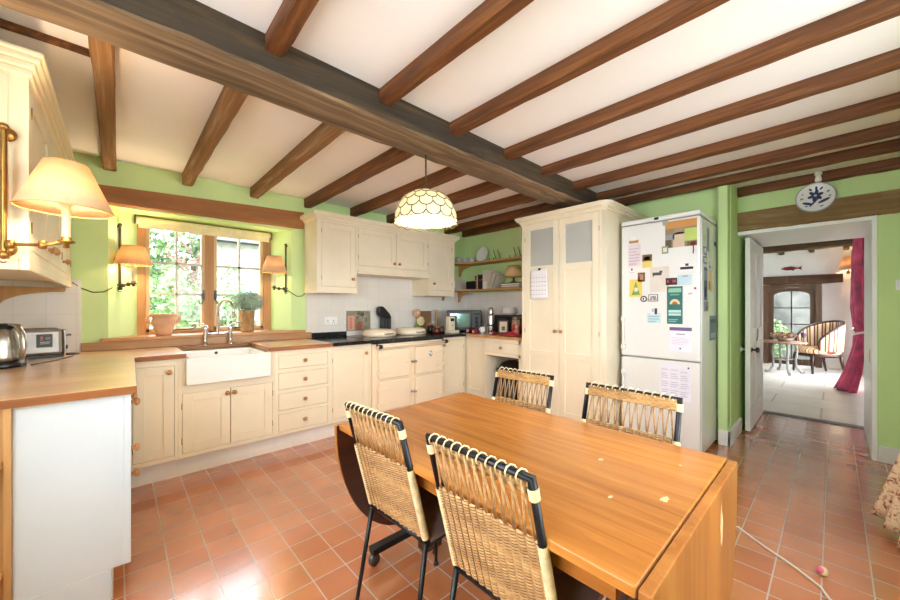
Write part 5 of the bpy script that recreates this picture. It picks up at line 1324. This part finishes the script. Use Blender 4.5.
# ------------------------------------------------------------------ garden
struct('ground', MB().box(-9, 14, 4.3, 22, -.4, -.3).box(10.7, 16, -4, 4.2, -.4, -.3), M['lawn'])
struct('added_paving', MB().box(-6, 6, -8, -.8, -.2, -.1).box(-6, -.9, -.8, 4.2, -.2, -.1), plain('added grey paving', 'bdb9b4', .9, var=.1, s=4))  # unseen paving, added to cut the light thrown up at the ceiling
struct('patio_sitting', MB().box(6.2, 10.6, -8, -.7, -.2, -.1), M['lawn'])
hs = thing('house', 'pale stone neighbouring house with slate roof beyond garden', 'house', (4.3, 10.5, -.3))
obj('wall', MB().box(1.55, 7.0, 9.5, 12, -.3, 2.75), M['stone'], hs)
obj('roof', MB().prism([(9.2, 2.7), (12.3, 2.7), (10.75, 4.2)], lambda p, q, t: (t, p, q), 1.4, 7.2), M['slate'], hs)
for x in (1.9, 4.6):
    wf_ = obj('window', MB().box(x, x+.8, 9.46, 9.5, .9, 2.0), M['gloss_white'], hs)
    obj('pane', MB().box(x+.06, x+.74, 9.45, 9.46, .96, 1.94), quick('8a949c', .1), wf_)
ar = MB()
for x in (1.62, 1.74): ar.tube([(x, 8.0, -.3), (x, 8.0, 2.0)] + [(x+.35-.35*math.cos(a), 8.0, 2.0+.35*math.sin(a)) for a in [PI*i/8 for i in range(1, 9)]] + [(x+.7, 8.0, -.3)], .015, 6)
tag(obj('garden_arch', ar, quick('9fb39a', .5)), 'thin metal garden arch before the neighbouring house', 'arch')
def shrub(label, x, y, r, h, mat, n, sz):
    t = thing('garden_shrub', label, 'shrub', (x, y, -.3), 'shrubs outside the window')
    obj('foliage', MB().leaves(blob((x, y, -.3+h*.55), 1, r, r, h*.48), n, sz), M[mat], t)
    st_ = MB()
    for i in range(5): st_.tube([(x, y, -.3), (x+random.uniform(-r, r)*.5, y+random.uniform(-r, r)*.5, h*.5)], [.04, .02], 6)
    obj('stem', st_, M['bark'], t)
shrub('tall green shrub behind the left window panes', -.1, 9.2, .75, 4.0, 'hedge', 1300, .14)
shrub('feathery green shrub between the left panes and the house', .98, 8.2, .36, 4.0, 'hedge', 800, .14)
shrub('low pale shrub just outside the left window light', .55, 6.0, .45, 2.0, 'hedge_pale', 1500, .10)
shrub('small pink leaved shrub beyond the left window light', .78, 7.3, .3, 2.9, 'hedge_pink', 500, .09)
shrub('round pale bush in front of the neighbouring house', 1.36, 7.0, .3, 2.2, 'hedge_pale', 1100, .09)
shrub('dark green bush far left outside the window', -1.7, 6.6, .8, 3.2, 'hedge', 1200, .16)
shrub('green bush outside the arched sitting room door', 12.3, 1.35, .6, 1.3, 'hedge_pale', 1000, .12)
hg = thing('garden_hedge', 'long pale hedge closing the garden behind the shrubs', 'hedge', (-3.0, 13.5, -.3))
obj('foliage', MB().leaves(lambda: (random.uniform(-8, 1.4), random.uniform(12.9, 14.1), random.uniform(-.3, 3.4)), 6000, .3), M['hedge_pale'], hg)
struct('garden_wall', MB().box(13.2, 13.5, -4, 4.4, -.3, 2.6), plain('grey garden wall', '55534f', .9, var=.3, s=3))

# ------------------------------------------------------------------ light
wd = bpy.data.worlds.new('overcast sky'); SC.world = wd; wd.use_nodes = True
bg = wd.node_tree.nodes['Background']; bg.inputs[0].default_value = (.84, .92, 1, 1); bg.inputs[1].default_value = 5.0
def portal(loc, rot, sx, sy):
    l = bpy.data.lights.new('window_portal', 'AREA'); l.shape = 'RECTANGLE'; l.size = sx; l.size_y = sy
    l.cycles.is_portal = True
    o = bpy.data.objects.new('window_portal', l); COL.objects.link(o); o.location = loc; o.rotation_euler = rot
portal((.64, 4.14, 1.475), (-PI/2, 0, 0), 1.05, 1.02)
portal((1.65, YR-.16, 1.45), (PI/2, 0, 0), 1.8, 1.1)
portal((XL-.11, .7, 1.5), (0, -PI/2, 0), 1.2, 1.5)  # portal of the added left wall window
portal((8.8, RY0-.22, 1.2), (PI/2, 0, 0), 1.8, 1.8)

vs = SC.view_settings
SC.display_settings.display_device = 'sRGB'
vs.view_transform = 'Standard'; vs.look = 'None'; vs.exposure = 1.58; vs.gamma = 1; vs.use_curve_mapping = False
cy = SC.cycles
cy.use_denoising = True
cy.max_bounces = 10; cy.diffuse_bounces = 6; cy.glossy_bounces = 4; cy.transparent_max_bounces = 12; cy.transmission_bounces = 6
cy.sample_clamp_indirect = 8; cy.caustics_reflective = False; cy.caustics_refractive = False
